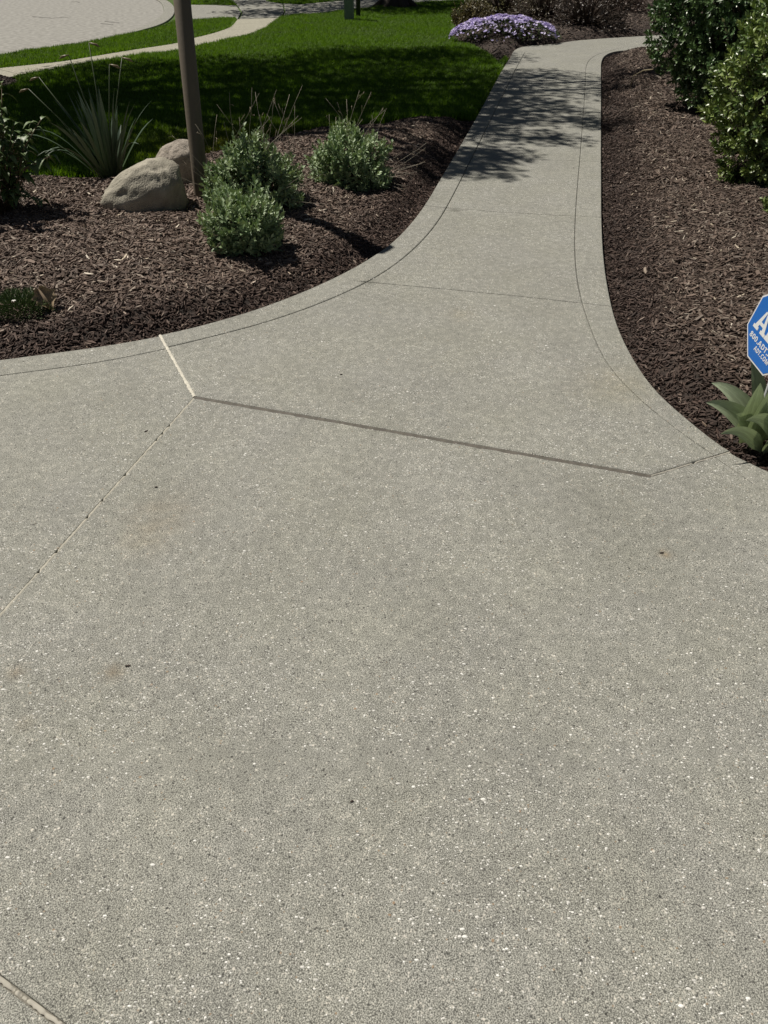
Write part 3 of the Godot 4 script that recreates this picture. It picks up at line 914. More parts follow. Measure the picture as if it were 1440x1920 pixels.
func street_things() -> void:
	var lip := smooth_line(poly([[-400, 150], [-200, 127], [0, 104], [110, 90], [203, 73], [267, 57], [300, 47], [318, 37], [327, 26], [327, 14], [318, 4], [300, -4]]), 0.25)
	var st := thing("street", "pale grey cul de sac street at the top left", "street", Vector3.ZERO, "", "structure")
	var inn := smooth_line(poly([[-400, 143], [-200, 121], [0, 99], [110, 86], [203, 69.5], [267, 50], [293, 36], [305, 25], [306, 14], [300, 4], [286, -4]]), 0.25)
	var road := inn.duplicate()
	road.append_array(PackedVector2Array([Vector2(-8, -50), Vector2(-60, -50), Vector2(-60, -8)]))
	var g := Geo.new()
	for a in road: g.add(Vector3(a.x, -0.012, a.y), Color.WHITE, a / 9.0)
	var f := Geometry2D.triangulate_polygon(road)
	for k in f.size() / 3: g.up(f[k * 3], f[k * 3 + 1], f[k * 3 + 2])
	put("surface", g.mesh(), M.asphalt, st)
	rg.seed = 19
	for s in [[[188, 43], [200, 44], [212, 45.5]], [[196, 39], [212, 40.5], [224, 42]], [[132, 3], [142, 2], [150, 4]], [[60, 30], [95, 33], [128, 31]]]:
		put("crack", ribbon(dense(poly(s), 0.08), 0.025, -0.006, Color(0.09, 0.085, 0.08), 0.3), M.plain, st)
	var gut := PackedVector2Array(); gut.append_array(shifted(inn, 0.0)); gut.append_array(backwards(lip))
	var gp2 := Geometry2D.offset_polygon(gut, -0.008)
	for a in gp2: put("gutter", slab(a, 0.012, 0.1, 0.01), M.concrete, st)
	# sidewalk in flags
	var near := smooth_line(poly([[-300, 189], [10, 147], [60, 139], [133, 125], [233, 110], [333, 97], [400, 83], [467, 67], [500, 53], [527, 34]]), 0.2)
	var far := smooth_line(poly([[-300, 168], [0, 129], [110, 117], [233, 97], [330, 82], [360, 73], [400, 63], [430, 52], [445, 37]]), 0.2)
	var sw := thing("sidewalk", "pale concrete sidewalk crossing behind the lamp post", "sidewalk", Vector3.ZERO, "", "structure")
	var n := 9
	for k in n:
		var p := PackedVector2Array()
		var a0 := near.size() * k / n; var a1 := mini(near.size() * (k + 1) / n, near.size() - 1)
		var b0 := far.size() * k / n; var b1 := mini(far.size() * (k + 1) / n, far.size() - 1)
		for s in range(a0, a1 + 1): p.append(near[s])
		for s in range(b1, b0 - 1, -1): p.append(far[s])
		for q in Geometry2D.offset_polygon(p, -0.007): put("slab", slab(q, 0.01, 0.1, 0.006), M.pale_concrete, sw)
	# neighbour's drive
	var dr := thing("side_driveway", "concrete driveway crossing the top of the lawn to the street", "driveway", Vector3.ZERO, "", "structure")
	for s in [[[328, 14], [357, 9.5], [443, 10.5], [452, 24], [446, 36], [360, 37.5], [331, 38]], [[445, 10.5], [455, 24], [449, 36], [527, 33], [533, 22], [530, 7], [500, 3], [440, 3]], [[531, 7], [535, 22], [530, 32.5], [643, 22], [767, 8], [880, 0], [1000, -8], [700, -4], [610, 4.5], [560, 9]], [[440, 2.5], [500, 2.5], [497, -6], [428, -6]]]:
		put("slab", slab(Geometry2D.offset_polygon(poly(s), -0.006)[0], 0.008, 0.1, 0.006), M.concrete, dr)
	# utility pedestal and the dark post behind it
	var p0 := gp(655, 40)
	var ped := thing("utility_pedestal", "slim grey green utility pedestal standing at the edge of the lawn", "utility pedestal", p0)
	var b := Geo.new()
	b.tube([Vector3(0, -0.1, 0), Vector3(0, 0.95, 0)], [0.12, 0.12], 4, Color(0.2, 0.25, 0.22))
	var body := put("body", b.mesh(true), mat(Color.WHITE, 0.6), ped); body.rotation.y = 0.65
	b = Geo.new()
	b.tube([Vector3(0, 0.95, 0), Vector3(0, 1.0, 0), Vector3(0, 1.06, 0)], [0.135, 0.135, 0.09], 4, Color(0.18, 0.23, 0.2))
	body = put("lid", b.mesh(true), mat(Color.WHITE, 0.6), ped); body.rotation.y = 0.65
	b = Geo.new()
	b.tube([Vector3(0, -0.1, 0), Vector3(0, 1.15, 0), Vector3(0, 1.17, 0)], [0.045, 0.045, 0.03], 10, Color(0.03, 0.033, 0.032))
	var post := put("marker_post", b.mesh(), mat(Color.WHITE, 0.6))
	post.position = gp(672, 34)
	tag(post, "thin dark post standing just behind the grey green pedestal", "post")

func lobe(gx: float, gz: float, h: float, r: float, dens := 1.0) -> Array:     # a bough whose shade falls on that spot of the ground
	var k := h / tan(deg_to_rad(58.5))
	return [Vector3(gx - 0.83 * k, h, -gz - 0.56 * k), r, dens]

func trees() -> void:
	tree("maple_tree", "broad leafy maple left of the lawn whose shade covers lawn and path", Vector3(RING.x, 0, RING.y), 0.2, [lobe(-2.9, 6.45, 3.4, 0.36), lobe(-2.2, 6.5, 3.5, 0.36), lobe(-3.1, 6.75, 3.6, 0.45), lobe(-2.5, 6.8, 3.7, 0.45), lobe(-3.2, 7.0, 3.8, 0.85), lobe(-2.2, 7.2, 3.9, 0.8), lobe(-1.3, 7.5, 4.2, 0.7), lobe(-0.3, 7.7, 4.8, 0.6), 
		lobe(-4.3, 8.6, 4.2, 1.25), lobe(-4.0, 10.0, 4.6, 1.2), lobe(-3.0, 8.2, 4.2, 1.15), lobe(-2.6, 9.8, 5.2, 1.4), lobe(-2.0, 11.8, 5.4, 1.3), lobe(-1.2, 8.8, 5.2, 1.1), lobe(-0.9, 10.4, 5.8, 1.4), lobe(-0.3, 12.8, 5.8, 1.3),
		lobe(0.2, 9.0, 6.0, 1.15), lobe(0.6, 10.9, 6.4, 1.3), lobe(1.0, 13.0, 6.4, 1.1), lobe(0.95, 8.0, 6.2, 0.7, 0.7), lobe(1.5, 8.9, 6.6, 0.75, 0.7), lobe(1.6, 10.0, 6.8, 0.85, 0.7), lobe(2.0, 11.2, 7.2, 0.75, 0.7), lobe(0.9, 7.0, 5.9, 0.4, 1.2), lobe(1.2, 9.4, 6.4, 0.7, 0.8), lobe(1.0, 8.6, 6.2, 0.6, 0.8), lobe(2.1, 8.3, 6.8, 0.4, 0.8), lobe(2.7, 10.3, 7.2, 0.6, 0.4), lobe(3.4, 11.0, 7.4, 0.6, 0.8), lobe(0.45, 6.9, 5.6, 0.4, 0.8), lobe(1.5, 7.6, 5.9, 0.4, 0.6), lobe(-3.6, 11.6, 5.0, 1.0), lobe(-5.4, 9.2, 4.0, 1.2), lobe(0.75, 6.5, 5.7, 0.36, 1.0), lobe(0.3, 6.4, 5.6, 0.3, 1.0)], 2000, 0.086, 100)
	tree("oak_tree", "thick trunked shade tree at the back of the lawn", gp(742, 13), 0.27, [
		lobe(-2.5, 20.2, 5.0, 1.2), lobe(-1.0, 21.4, 6.0, 1.5), lobe(0.6, 20.4, 6.0, 1.2), lobe(1.2, 22.2, 6.5, 1.7), lobe(2.8, 21.0, 7.0, 1.5), lobe(3.6, 23.5, 7.0, 1.8), lobe(-0.6, 24.0, 7.0, 1.8), lobe(-3.2, 23.0, 6.0, 1.4, 0.7), lobe(4.6, 20.8, 7.5, 1.2, 0.7)], 800, 0.13, 101)

func ring_bed() -> void:
	rg.seed = 15
	var p := PackedVector2Array()
	for k in 28: p.append(RING + Vector2.from_angle(TAU * k / 28.0) * (1.02 + 0.05 * sin(k * 2.3)))
	var b := make_bed(p, 0.08, 0.1, 0.04, 0.02)
	var o := put("mulch_ring", bed_mesh(b), M.soil)
	tag(o, "dark mulch ring round the maple at the left edge of the lawn", "mulch ring", "", "structure")
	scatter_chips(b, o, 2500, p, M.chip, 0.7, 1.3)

func bed_at(b: Bed, px: float, py: float) -> Vector3:
	var p := gp(px, py, 0.08)
	for k in 3: p = gp(px, py, b.height(Vector2(p.x, p.z)))
	return p

func plants() -> void:
	# boulders
	rock("rounded tan boulder lying in front of the lamp post, larger of the two", bed_at(bed_left, 274, 378) + Vector3(0, 0.02, 0), Vector3(0.265, 0.205, 0.19), 0.12, 4, 0.42, Color(0.25, 0.232, 0.185), Color(0.46, 0.43, 0.35))
	rock("pinkish grey boulder half hidden behind the lamp post and the larger boulder", bed_at(bed_left, 344, 334) + Vector3(0, 0.04, 0), Vector3(0.19, 0.2, 0.16), 0.5, 12, 0.1, Color(0.24, 0.21, 0.175), Color(0.44, 0.39, 0.33))
	# three grey green shrubs
	var pa := bed_at(bed_left, 465, 382); var pb := bed_at(bed_left, 660, 345); var pc := bed_at(bed_left, 452, 455)
	rg.seed = 31
	var sa := []; var sb := []; var sc := []
	for k in 22: sa.append([Vector3(rg.randf_range(-0.3, 0.3), 0.1, rg.randf_range(-0.2, 0.1)), Vector3(rg.randf_range(-0.4, 0.42), rg.randf_range(0.45, 0.68), rg.randf_range(-0.35, 0.1))])
	for k in 5: sa.append([Vector3(0.1, 0.03, 0.1), Vector3(rg.randf_range(0.3, 0.5), rg.randf_range(0.05, 0.3), rg.randf_range(0.0, 0.35))])
	for k in 4: sa.append([Vector3(-0.15, 0.05, 0.05), Vector3(rg.randf_range(-0.55, -0.35), rg.randf_range(0.15, 0.45), rg.randf_range(-0.1, 0.25))])
	for k in 13: sb.append([Vector3(rg.randf_range(-0.2, 0.2), 0.1, rg.randf_range(-0.2, 0.1)), Vector3(rg.randf_range(-0.3, 0.25), rg.randf_range(0.38, 0.6), rg.randf_range(-0.3, 0.0))])
	for k in 12: sb.append([Vector3(0.15, 0.06, rg.randf_range(0.0, 0.12)), Vector3(rg.randf_range(0.35, 0.55), rg.randf_range(0.02, 0.28), rg.randf_range(-0.15, 0.3))])
	for k in 6: sb.append([Vector3(-0.12, 0.05, 0.05), Vector3(rg.randf_range(-0.5, -0.3), rg.randf_range(0.0, 0.25), rg.randf_range(0.0, 0.3))])
	for k in 4: sc.append([Vector3(rg.randf_range(-0.1, 0.2), 0.02, 0.1), Vector3(rg.randf_range(-0.35, 0.38), rg.randf_range(0.02, 0.15), rg.randf_range(0.0, 0.3))])
	shrub("grey green shrub right behind the lamp post with tall dead stalks, biggest of the three", pa + Vector3(0.05, 0, 0), 0.31, 0.36, 620, sa, 32)
	shrub("grey green shrub nearest the path, its dead stalks sprawling over the mulch", pb, 0.285, 0.36, 520, sb, 33)
	shrub("small low grey green shrub in front of the lamp post foot", pc + Vector3(0.02, 0, 0), 0.225, 0.26, 380, sc, 34)
	# strap leaved clump
	rg.seed = 50
	var sp := bed_at(bed_left, 208, 333)
	var o := thing("daffodil_clump", "clump of blue green strap leaves gone past flowering behind the boulder", "plant", sp)
	var list := []
	for k in 60:
		var a := rg.randf() * TAU
		var lean := rg.randf_range(0.05, 0.75)
		var foot := Vector3(cos(a), 0, sin(a)) * rg.randf_range(0.0, 0.09)
		list.append([foot, Vector3(cos(a) * lean, 1, sin(a) * lean), rg.randf_range(0.38, 0.64), rg.randf_range(0.0, 0.6) + lean * 0.7, rg.randf_range(0.02, 0.031)])
	for s in [[-1.0, 0.3, 0.62, 2.4], [-0.8, 0.6, 0.5, 3.2], [-0.5, 0.8, 0.55, 3.0], [-0.9, 0.0, 0.55, 2.2], [0.7, 0.7, 0.55, 2.2], [-0.7, 0.5, 0.45, 3.4]]:
		list.append([Vector3(s[0], 0, s[1]) * 0.08, Vector3(s[0] * 0.7, 0.9, s[1] * 0.7), s[2], s[3], 0.024])
	straps(o, list, M.strap)
	for s in [[-0.36, 0.66, 0.0], [-0.42, 0.6, 0.08], [0.02, 0.86, -0.05], [-0.1, 0.8, 0.05], [0.25, 0.78, 0.02], [0.18, 0.75, 0.1]]:
		var g := Geo.new()
		var tip := Vector3(s[0], s[1], s[2])
		var nod := Vector3(signf(s[0]) * 0.05, -0.012, 0)
		g.tube([Vector3(s[0] * 0.15, 0, 0), tip * 0.5 + Vector3(0, 0.04, 0), tip], [0.005, 0.004, 0.003], 5, Color(0.13, 0.17, 0.1))
		g.tube([tip, tip + nod * 0.5, tip + nod, tip + nod * 1.4 + Vector3(0, -0.008, 0)], [0.003, 0.007, 0.009, 0.002], 6, Color(0.3, 0.24, 0.15))
		put("spent_flower_stalk", g.mesh(), M.strap, o)
	# broad leaved plant at the left edge
	rg.seed = 60
	var lp := bed_at(bed_left, 4, 396)
	o = thing("broad_leaved_shrub", "dark green broad leaved shrub at the left edge of the bed", "shrub", lp)
	var wood := Geo.new()
	for k in 52:
		var a := rg.randf() * TAU
		var tip := Vector3(cos(a) * rg.randf_range(0.1, 0.46), rg.randf_range(0.12, 0.72), sin(a) * rg.randf_range(0.1, 0.4))
		if k == 0: tip = Vector3(0.1, 0.98, 0.0)
		if k == 1: tip = Vector3(0.36, 0.5, 0.0)
		if k == 2: tip = Vector3(0.42, 0.34, 0.05)
		if k == 3: tip = Vector3(0.33, 0.1, 0.15)
		var foot := Vector3(cos(a), 0, sin(a)) * 0.06
		var bow := foot.lerp(tip, 0.55) + Vector3(0, 0.08, 0)
		wood.tube([foot, bow, tip], [0.005, 0.004, 0.002], 5, Color(0.16, 0.12, 0.08))
		for j in 11:
			var f := 0.22 + 0.8 * j / 10.0
			var at := foot.lerp(bow, f * 2) if f < 0.5 else bow.lerp(tip, minf(1.0, f * 2 - 1))
			var d := (Vector3(cos(j * 2.4 + a), 0, sin(j * 2.4 + a)) + Vector3(0, rg.randf_range(-0.3, 0.35), 0)).normalized()
			var l := rg.randf_range(0.05, 0.095)
			var g := Geo.new()
			var pts := []; var ws := []
			for s in 6:
				var q := s / 5.0
				pts.append(d * l * q + Vector3(0, 0.015 * sin(q * PI) - 0.03 * q * q, 0)); ws.append(l * 0.52 * sin(pow(q, 0.75) * PI * 0.97 + 0.05))
			g.blade(pts, ws, d.cross(Vector3.UP), 0.22, tint(Color(0.075, 0.13, 0.04), Color(0.11, 0.17, 0.05)), tint(Color(0.085, 0.14, 0.045), Color(0.13, 0.18, 0.07)))
			put("leaf", g.mesh(), M.broad, o).position = at
	put("stems", wood.mesh(), M.wood, o)
	# low tuft with a dry leaf at the left edge
	rg.seed = 70
	var tp := bed_at(bed_left, 36, 585)
	o = thing("creeping_tuft", "low mound of fine green foliage at the left edge near the path", "plant", tp)
	var where := []; var tints := []
	for k in 2600:
		var d := rv(); d.y = absf(d.y)
		var p := Vector3(d.x * 0.17, d.y * 0.09, d.z * 0.13) * pow(rg.randf(), 0.3) * (1.0 + 0.3 * wob.get_noise_2d(d.x * 150, d.z * 150))
		where.append(Transform3D(upright(d + Vector3.UP * 0.4 + rv() * 0.6, rv(), Vector3(0.008, rg.randf_range(0.018, 0.034), 0.01)), p))
		tints.append(tint(Color(0.05, 0.09, 0.03), Color(0.11, 0.16, 0.06)))
	swarm("foliage", M.small_leaf, M.broad, where, tints, o)
	for s in [[-0.1, 0.075, 0.06], [-0.14, 0.05, 0.1], [-0.09, 0.045, 0.11], [0.03, 0.07, 0.08]]:
		var g := Geo.new()
		for k in 5:
			var a := TAU * k / 5
			g.blade([Vector3.ZERO, Vector3(cos(a), 0.3, sin(a)) * 0.005, Vector3(cos(a), 0.1, sin(a)) * 0.011], [0.003, 0.007, 0.003], Vector3(-sin(a), 0, cos(a)), 0.1, Color(0.7, 0.7, 0.66), Color(0.75, 0.75, 0.7))
		put("flower", g.mesh(), M.petal, o).position = Vector3(s[0], s[1] + 0.02, s[2])
	# curled dry leaf
	var dl := Geo.new()
	var rows := []
	for k in 9:
		var f := k / 8.0
		var row := []
		var w: float = 0.05 * sin(minf(1.0, f * 1.02 + 0.03) * PI) * [1.0, 1.15, 0.8, 1.25, 0.85, 1.2, 0.8, 1.0, 0.6][k] + 0.003
		for j in 7:
			var s := (j - 3) / 3.0
			row.append(dl.add(Vector3(s * w, 0.035 * s * s + 0.02 * sin(f * 3.0), (f - 0.5) * 0.13), Color(0.26, 0.19, 0.12).lerp(Color(0.4, 0.31, 0.2), absf(s))))
		rows.append(row)
	for k in 8:
		for j in 6: dl.quad(rows[k][j], rows[k][j + 1], rows[k + 1][j + 1], rows[k + 1][j])
	var dry := put("dry_leaf", dl.mesh(), leaf_mat(0.7, 0.2))
	dry.position = bed_at(bed_left, 90, 580) + Vector3(0, 0.045, 0); dry.rotation = Vector3(0.9, 0.9, 0.35)
	tag(dry, "curled brown dry leaf leaning on the low green tuft", "dead leaf")
	# evergreen bushes on the right
	glossy_bush("holly_bush", "tall dark glossy evergreen bush farther along the right bed", Vector3(3.5, 0.05, -8.5), Vector3(1.0, 1.0, 1.0), 2300, 0.062, Color(0.055, 0.115, 0.042), Color(0.13, 0.21, 0.075), 80, [[Vector3(0, 0.75, 0), 0.78], [Vector3(-0.3, 1.05, 0.0), 0.62], [Vector3(-0.15, 0.5, 0.3), 0.6], [Vector3(0.35, 1.0, 0.25), 0.75], [Vector3(-0.45, 0.72, -0.1), 0.5]])
	var hb := glossy_bush("holly_bush", "yellow green glossy evergreen bush at the right edge, nearer one", Vector3(2.92, 0.05, -6.0), Vector3(1.0, 1.0, 1.0), 2000, 0.056, Color(0.09, 0.155, 0.04), Color(0.24, 0.31, 0.085), 81, [[Vector3(0, 0.62, 0), 0.62], [Vector3(-0.12, 0.35, 0.22), 0.46], [Vector3(0.25, 0.9, 0), 0.55], [Vector3(-0.2, 0.62, 0.1), 0.46], [Vector3(0.1, 0.25, 0.3), 0.4]])
	# loose shoot reaching over the mulch
	rg.seed = 83
	var g2_ := Geo.new()
	var s0 := gp(1225, 130, 0.42); var s1 := gp(1188, 142, 0.3)
	g2_.tube([s0, s0.lerp(s1, 0.5) + Vector3(0, 0.02, 0), s1, s1 + Vector3(-0.03, -0.12, 0.05)], [0.006, 0.005, 0.004, 0.003], 5, Color(0.28, 0.24, 0.15))
	var shoot := put("bare_shoot", g2_.mesh(), M.wood)
	tag(shoot, "pale bare shoot arching from the tall bush over the mulch", "branch")
	# small yellow green sprig by the near bush
	where = []; tints = []
	var sg := bed_at(bed_right, 1448, 400)
	o = thing("seedling_bush", "small yellow green sprig at the right edge below the near bush", "plant", sg)
	for k in 26:
		var d := rv(); d.y = absf(d.y) + 0.2
		sprig(d * rg.randf_range(0.04, 0.1), d, 6, 0.05, 0.045, where, tints, Color(0.12, 0.17, 0.05), Color(0.2, 0.25, 0.09))
	swarm("foliage", M.holly_leaf, M.broad, where, tints, o)
	# tulip leaves under the sign
	rg.seed = 90
	var tu := bed_at(bed_right, 1441, 822)
	o = thing("tulip_plant", "broad pale green tulip leaves beside the blue sign at the right edge", "plant", tu)
	for s in [[-0.085, 0.06, 0.03, 1.0, 0.06, 0.33, 0.25, 0.135], [-0.11, 0.03, -0.08, 1.0, 0.1, 0.27, 0.3, 0.1], [-0.05, 0.1, -0.12, 0.9, 0.35, 0.22, 1.6, 0.1], [-0.02, -0.02, -0.7, 1.0, -0.4, 0.29, 2.0, 0.085], [-0.03, 0.0, -0.9, 0.85, -0.2, 0.27, 1.8, 0.09], [-0.06, 0.09, -0.8, 0.9, 0.25, 0.26, 2.6, 0.06], [-0.03, 0.02, -0.65, 0.7, 0.15, 0.21, 0.7, 0.12], [0.02, 0.05, -0.75, 1.1, 0.35, 0.3, 2.4, 0.08], [0.02, 0.07, -0.15, 0.9, 0.5, 0.27, 2.9, 0.11], [0.06, 0.08, 0.15, 0.9, 0.6, 0.27, 2.8, 0.12], [0.06, 0.02, 0.4, 1.0, 0.1, 0.34, 0.8, 0.11], [0.05, -0.05, 0.15, 1.0, -0.3, 0.33, 0.4, 0.1], [0.1, 0.05, 0.8, 0.8, 0.3, 0.3, 1.6, 0.1], [0.0, -0.06, -0.25, 1.0, -0.4, 0.3, 0.5, 0.08], [0.03, 0.03, -0.05, 1.0, 0.2, 0.3, 1.3, 0.11]]:
		var g := Geo.new()
		var p := Vector3(s[0], 0.0, s[1]); var d := Vector3(s[2], s[3], s[4]).normalized()
		var out := Vector3(s[2], 0, s[4]).normalized()
		var pts := []; var ws := []
		var seg := 12
		for k in seg + 1:
			var f := float(k) / seg
			pts.append(p); ws.append(s[7] * (0.3 + 0.7 * smoothstep(0.0, 0.35, f)) * pow(maxf(0.0, 1.0 - pow(f, 2.4)), 0.9) + 0.002)
			p += d * s[5] / seg
			d = (d + (Vector3.DOWN + out * 0.3) * s[6] * (0.1 + 1.5 * f * f) / seg).normalized()
		g.blade(pts, ws, Vector3(0.45, 0.85, -0.35) if s[2] < -0.5 else Vector3(1, 0.15, -0.3).rotated(Vector3.UP, rg.randf_range(-0.3, 0.3)), 0.3, tint(Color(0.4, 0.47, 0.29), Color(0.44, 0.52, 0.32)), tint(Color(0.5, 0.6, 0.42), Color(0.56, 0.66, 0.48)))
		put("leaf", g.mesh(), M.tulip, o)
	var st := Geo.new()
	st.tube([Vector3(-0.02, 0, 0.0), Vector3(-0.035, 0.2, 0.0), Vector3(-0.055, 0.36, 0.0)], [0.006, 0.005, 0.003], 6, Color(0.1, 0.13, 0.06))
	put("flower_stalk", st.mesh(), M.tulip, o)
	# purple cushion of flowers in the far bed
	rg.seed = 95
	var pc0 := gp(946, 66, 0.1)
	o = thing("creeping_phlox", "low cushion of pale purple flowers at the bend of the path", "flowers", pc0)
	where = []; tints = []
	var fw := []; var ft := []
	for k in 5200:
		var u := Vector2(rg.randf_range(-1, 1), rg.randf_range(-1, 1))
		if u.length() > 1.0 - 0.12 * wob.get_noise_2d(u.angle() * 60, 7): continue
		var dome := sqrt(1.0 - u.length_squared())
		var p := Vector3(u.x * 0.92, -0.06 + 0.34 * dome * (0.9 + 0.2 * wob.get_noise_2d(u.x * 200, u.y * 200)), u.y * 0.62)
		var nrm := Vector3(u.x, 0.8, u.y)
		if k % 2 == 0:
			for j in 2:
				where.append(Transform3D(upright(nrm + rv() * 0.9, rv(), Vector3(0.016, rg.randf_range(0.03, 0.06), 0.016)), p + rv() * 0.015 - Vector3(0, 0.03, 0)))
				tints.append(tint(Color(0.06, 0.1, 0.03), Color(0.11, 0.16, 0.05)))
		if (u.y < 0.42 + 0.12 * sin(u.x * 9.0) and u.x < 0.86) or rg.randf() < 0.1:
			fw.append(Transform3D(upright(Vector3(-1, 0, 0).rotated(Vector3.UP, rg.randf() * TAU) + rv() * 0.35, nrm + rv() * 0.5, Vector3.ONE * rg.randf_range(0.017, 0.026)), p + Vector3(0, 0.012, 0)))
			ft.append(tint(Color(0.45, 0.38, 0.76), Color(0.78, 0.71, 0.95)))
	swarm("foliage", M.small_leaf, M.broad, where, tints, o)
	var fl := Geo.new()
	for k in 5:
		var a := TAU * k / 5
		fl.blade([Vector3.ZERO, Vector3(cos(a), sin(a), 0.1) * 0.6, Vector3(cos(a), sin(a), 0.25)], [0.15, 0.75, 0.25], Vector3(-sin(a), cos(a), 0), 0.1, Color.WHITE, Color.WHITE)
	swarm("blossoms", fl.mesh(), M.petal, fw, ft, o)
	# shrubs of the far bed
	for s in [[[885, 48, 0.42, 0.36], "olive brown dwarf conifer left of the purple flowers", Color(0.1, 0.085, 0.028), Color(0.2, 0.17, 0.06), 1], [[945, 30, 0.8, 0.62], "olive green dwarf conifer behind the purple flowers", Color(0.06, 0.065, 0.025), Color(0.15, 0.14, 0.05), 2], [[1025, 40, 0.85, 0.6], "dull brown twiggy shrub right behind the purple flowers", Color(0.055, 0.045, 0.03), Color(0.12, 0.1, 0.06), 3], [[1100, 50, 0.75, 0.62], "dark maroon twiggy shrub at the far edge of the path", Color(0.03, 0.022, 0.018), Color(0.075, 0.055, 0.04), 4], [[1040, 8, 1.0, 0.8], "dark maroon leafed shrub standing farthest back behind the twiggy ones", Color(0.045, 0.02, 0.02), Color(0.1, 0.045, 0.04), 5], [[1150, 28, 0.8, 0.62], "reddish brown shrub nearest the mulched slope of the far bed", Color(0.06, 0.035, 0.028), Color(0.12, 0.075, 0.055), 6]]:
		rg.seed = 200 + s[4]
		var q: Array = s[0]
		var at := gp(q[0], q[1], 0.1)
		o = thing("twiggy_shrub" if s[4] > 2 else "dwarf_conifer", s[1], "shrub", at, "low shrubs of the far bed")
		where = []; tints = []
		wood = Geo.new()
		for k in 420:
			var d := rv(); d.y = absf(d.y)
			var lump := 1.0 + 0.4 * wob.get_noise_3d(d.x * 110 + s[4] * 40, d.y * 110, d.z * 110)
			var tip := Vector3(d.x * q[2], d.y * q[3] + 0.03, d.z * q[2] * 0.8) * lump * rg.randf_range(0.75, 1.05)
			sprig(tip, d + Vector3.UP * 0.6 + rv() * 0.5, 8, 0.12, 0.045, where, tints, s[2], s[3])
			if k % 2 == 0: wood.tube([Vector3(tip.x, 0, tip.z) * 0.2, tip * 0.6 + Vector3(0, 0.05, 0), tip * 1.04], [0.008, 0.005, 0.002], 4, Color(0.09, 0.065, 0.05))
		put("twigs", wood.mesh(), M.wood, o)
		swarm("foliage", M.small_leaf, M.broad, where, tints, o)

func lamp() -> void:
	var at := bed_at(bed_left, 377, 368)
	var o := thing("lamp_post", "brown painted lamp post standing in the mulch behind the boulder", "lamp post", at)
	o.position.y -= 0.13
	o.rotation_degrees.z = -2.2
	var paint := mat(Color.WHITE, 0.55)
	paint.heightmap_enabled = true; paint.heightmap_texture = M.stone.heightmap_texture; paint.heightmap_scale = 0.04; paint.uv1_triplanar = true; paint.uv1_scale = Vector3.ONE * 3
	var c := Color(0.14, 0.115, 0.09)
	var g := Geo.new()
	g.lathe([Vector2(0.05, -0.25), Vector2(0.05, 1.85), Vector2(0.0, 1.85)], 28, c)
	put("pole", g.mesh(), paint, o)
	g = Geo.new()
	g.lathe([Vector2(0.043, 1.82), Vector2(0.055, 1.84), Vector2(0.05, 1.88), Vector2(0.075, 1.90), Vector2(0.075, 1.92), Vector2(0, 1.92)], 16, c)
	put("collar", g.mesh(), paint, o)
	var pane := StandardMaterial3D.new(); pane.albedo_color = Color(0.9, 0.9, 0.85, 0.2); pane.transparency = BaseMaterial3D.TRANSPARENCY_ALPHA; pane.roughness = 0.1
	for k in 6:
		var a := TAU * k / 6; var b := TAU * (k + 1) / 6
		g = Geo.new()
		var v := [g.add(Vector3(cos(a) * 0.068, 1.92, sin(a) * 0.068)), g.add(Vector3(cos(b) * 0.068, 1.92, sin(b) * 0.068)), g.add(Vector3(cos(b) * 0.105, 2.14, sin(b) * 0.105)), g.add(Vector3(cos(a) * 0.105, 2.14, sin(a) * 0.105))]
		g.quad(v[0], v[3], v[2], v[1])
		put("pane", g.mesh(), pane, o)
		g = Geo.new()
		g.tube([Vector3(cos(a) * 0.07, 1.92, sin(a) * 0.07), Vector3(cos(a) * 0.108, 2.15, sin(a) * 0.108)], [0.006, 0.006], 5, c)
		put("glazing_bar", g.mesh(), paint, o)
	g = Geo.new()
	g.lathe([Vector2(0.0, 2.135), Vector2(0.13, 2.14), Vector2(0.13, 2.16), Vector2(0.07, 2.23), Vector2(0.03, 2.26), Vector2(0.014, 2.28), Vector2(0.02, 2.31), Vector2(0.0, 2.34)], 6, c)
	put("roof", g.mesh(true), paint, o)

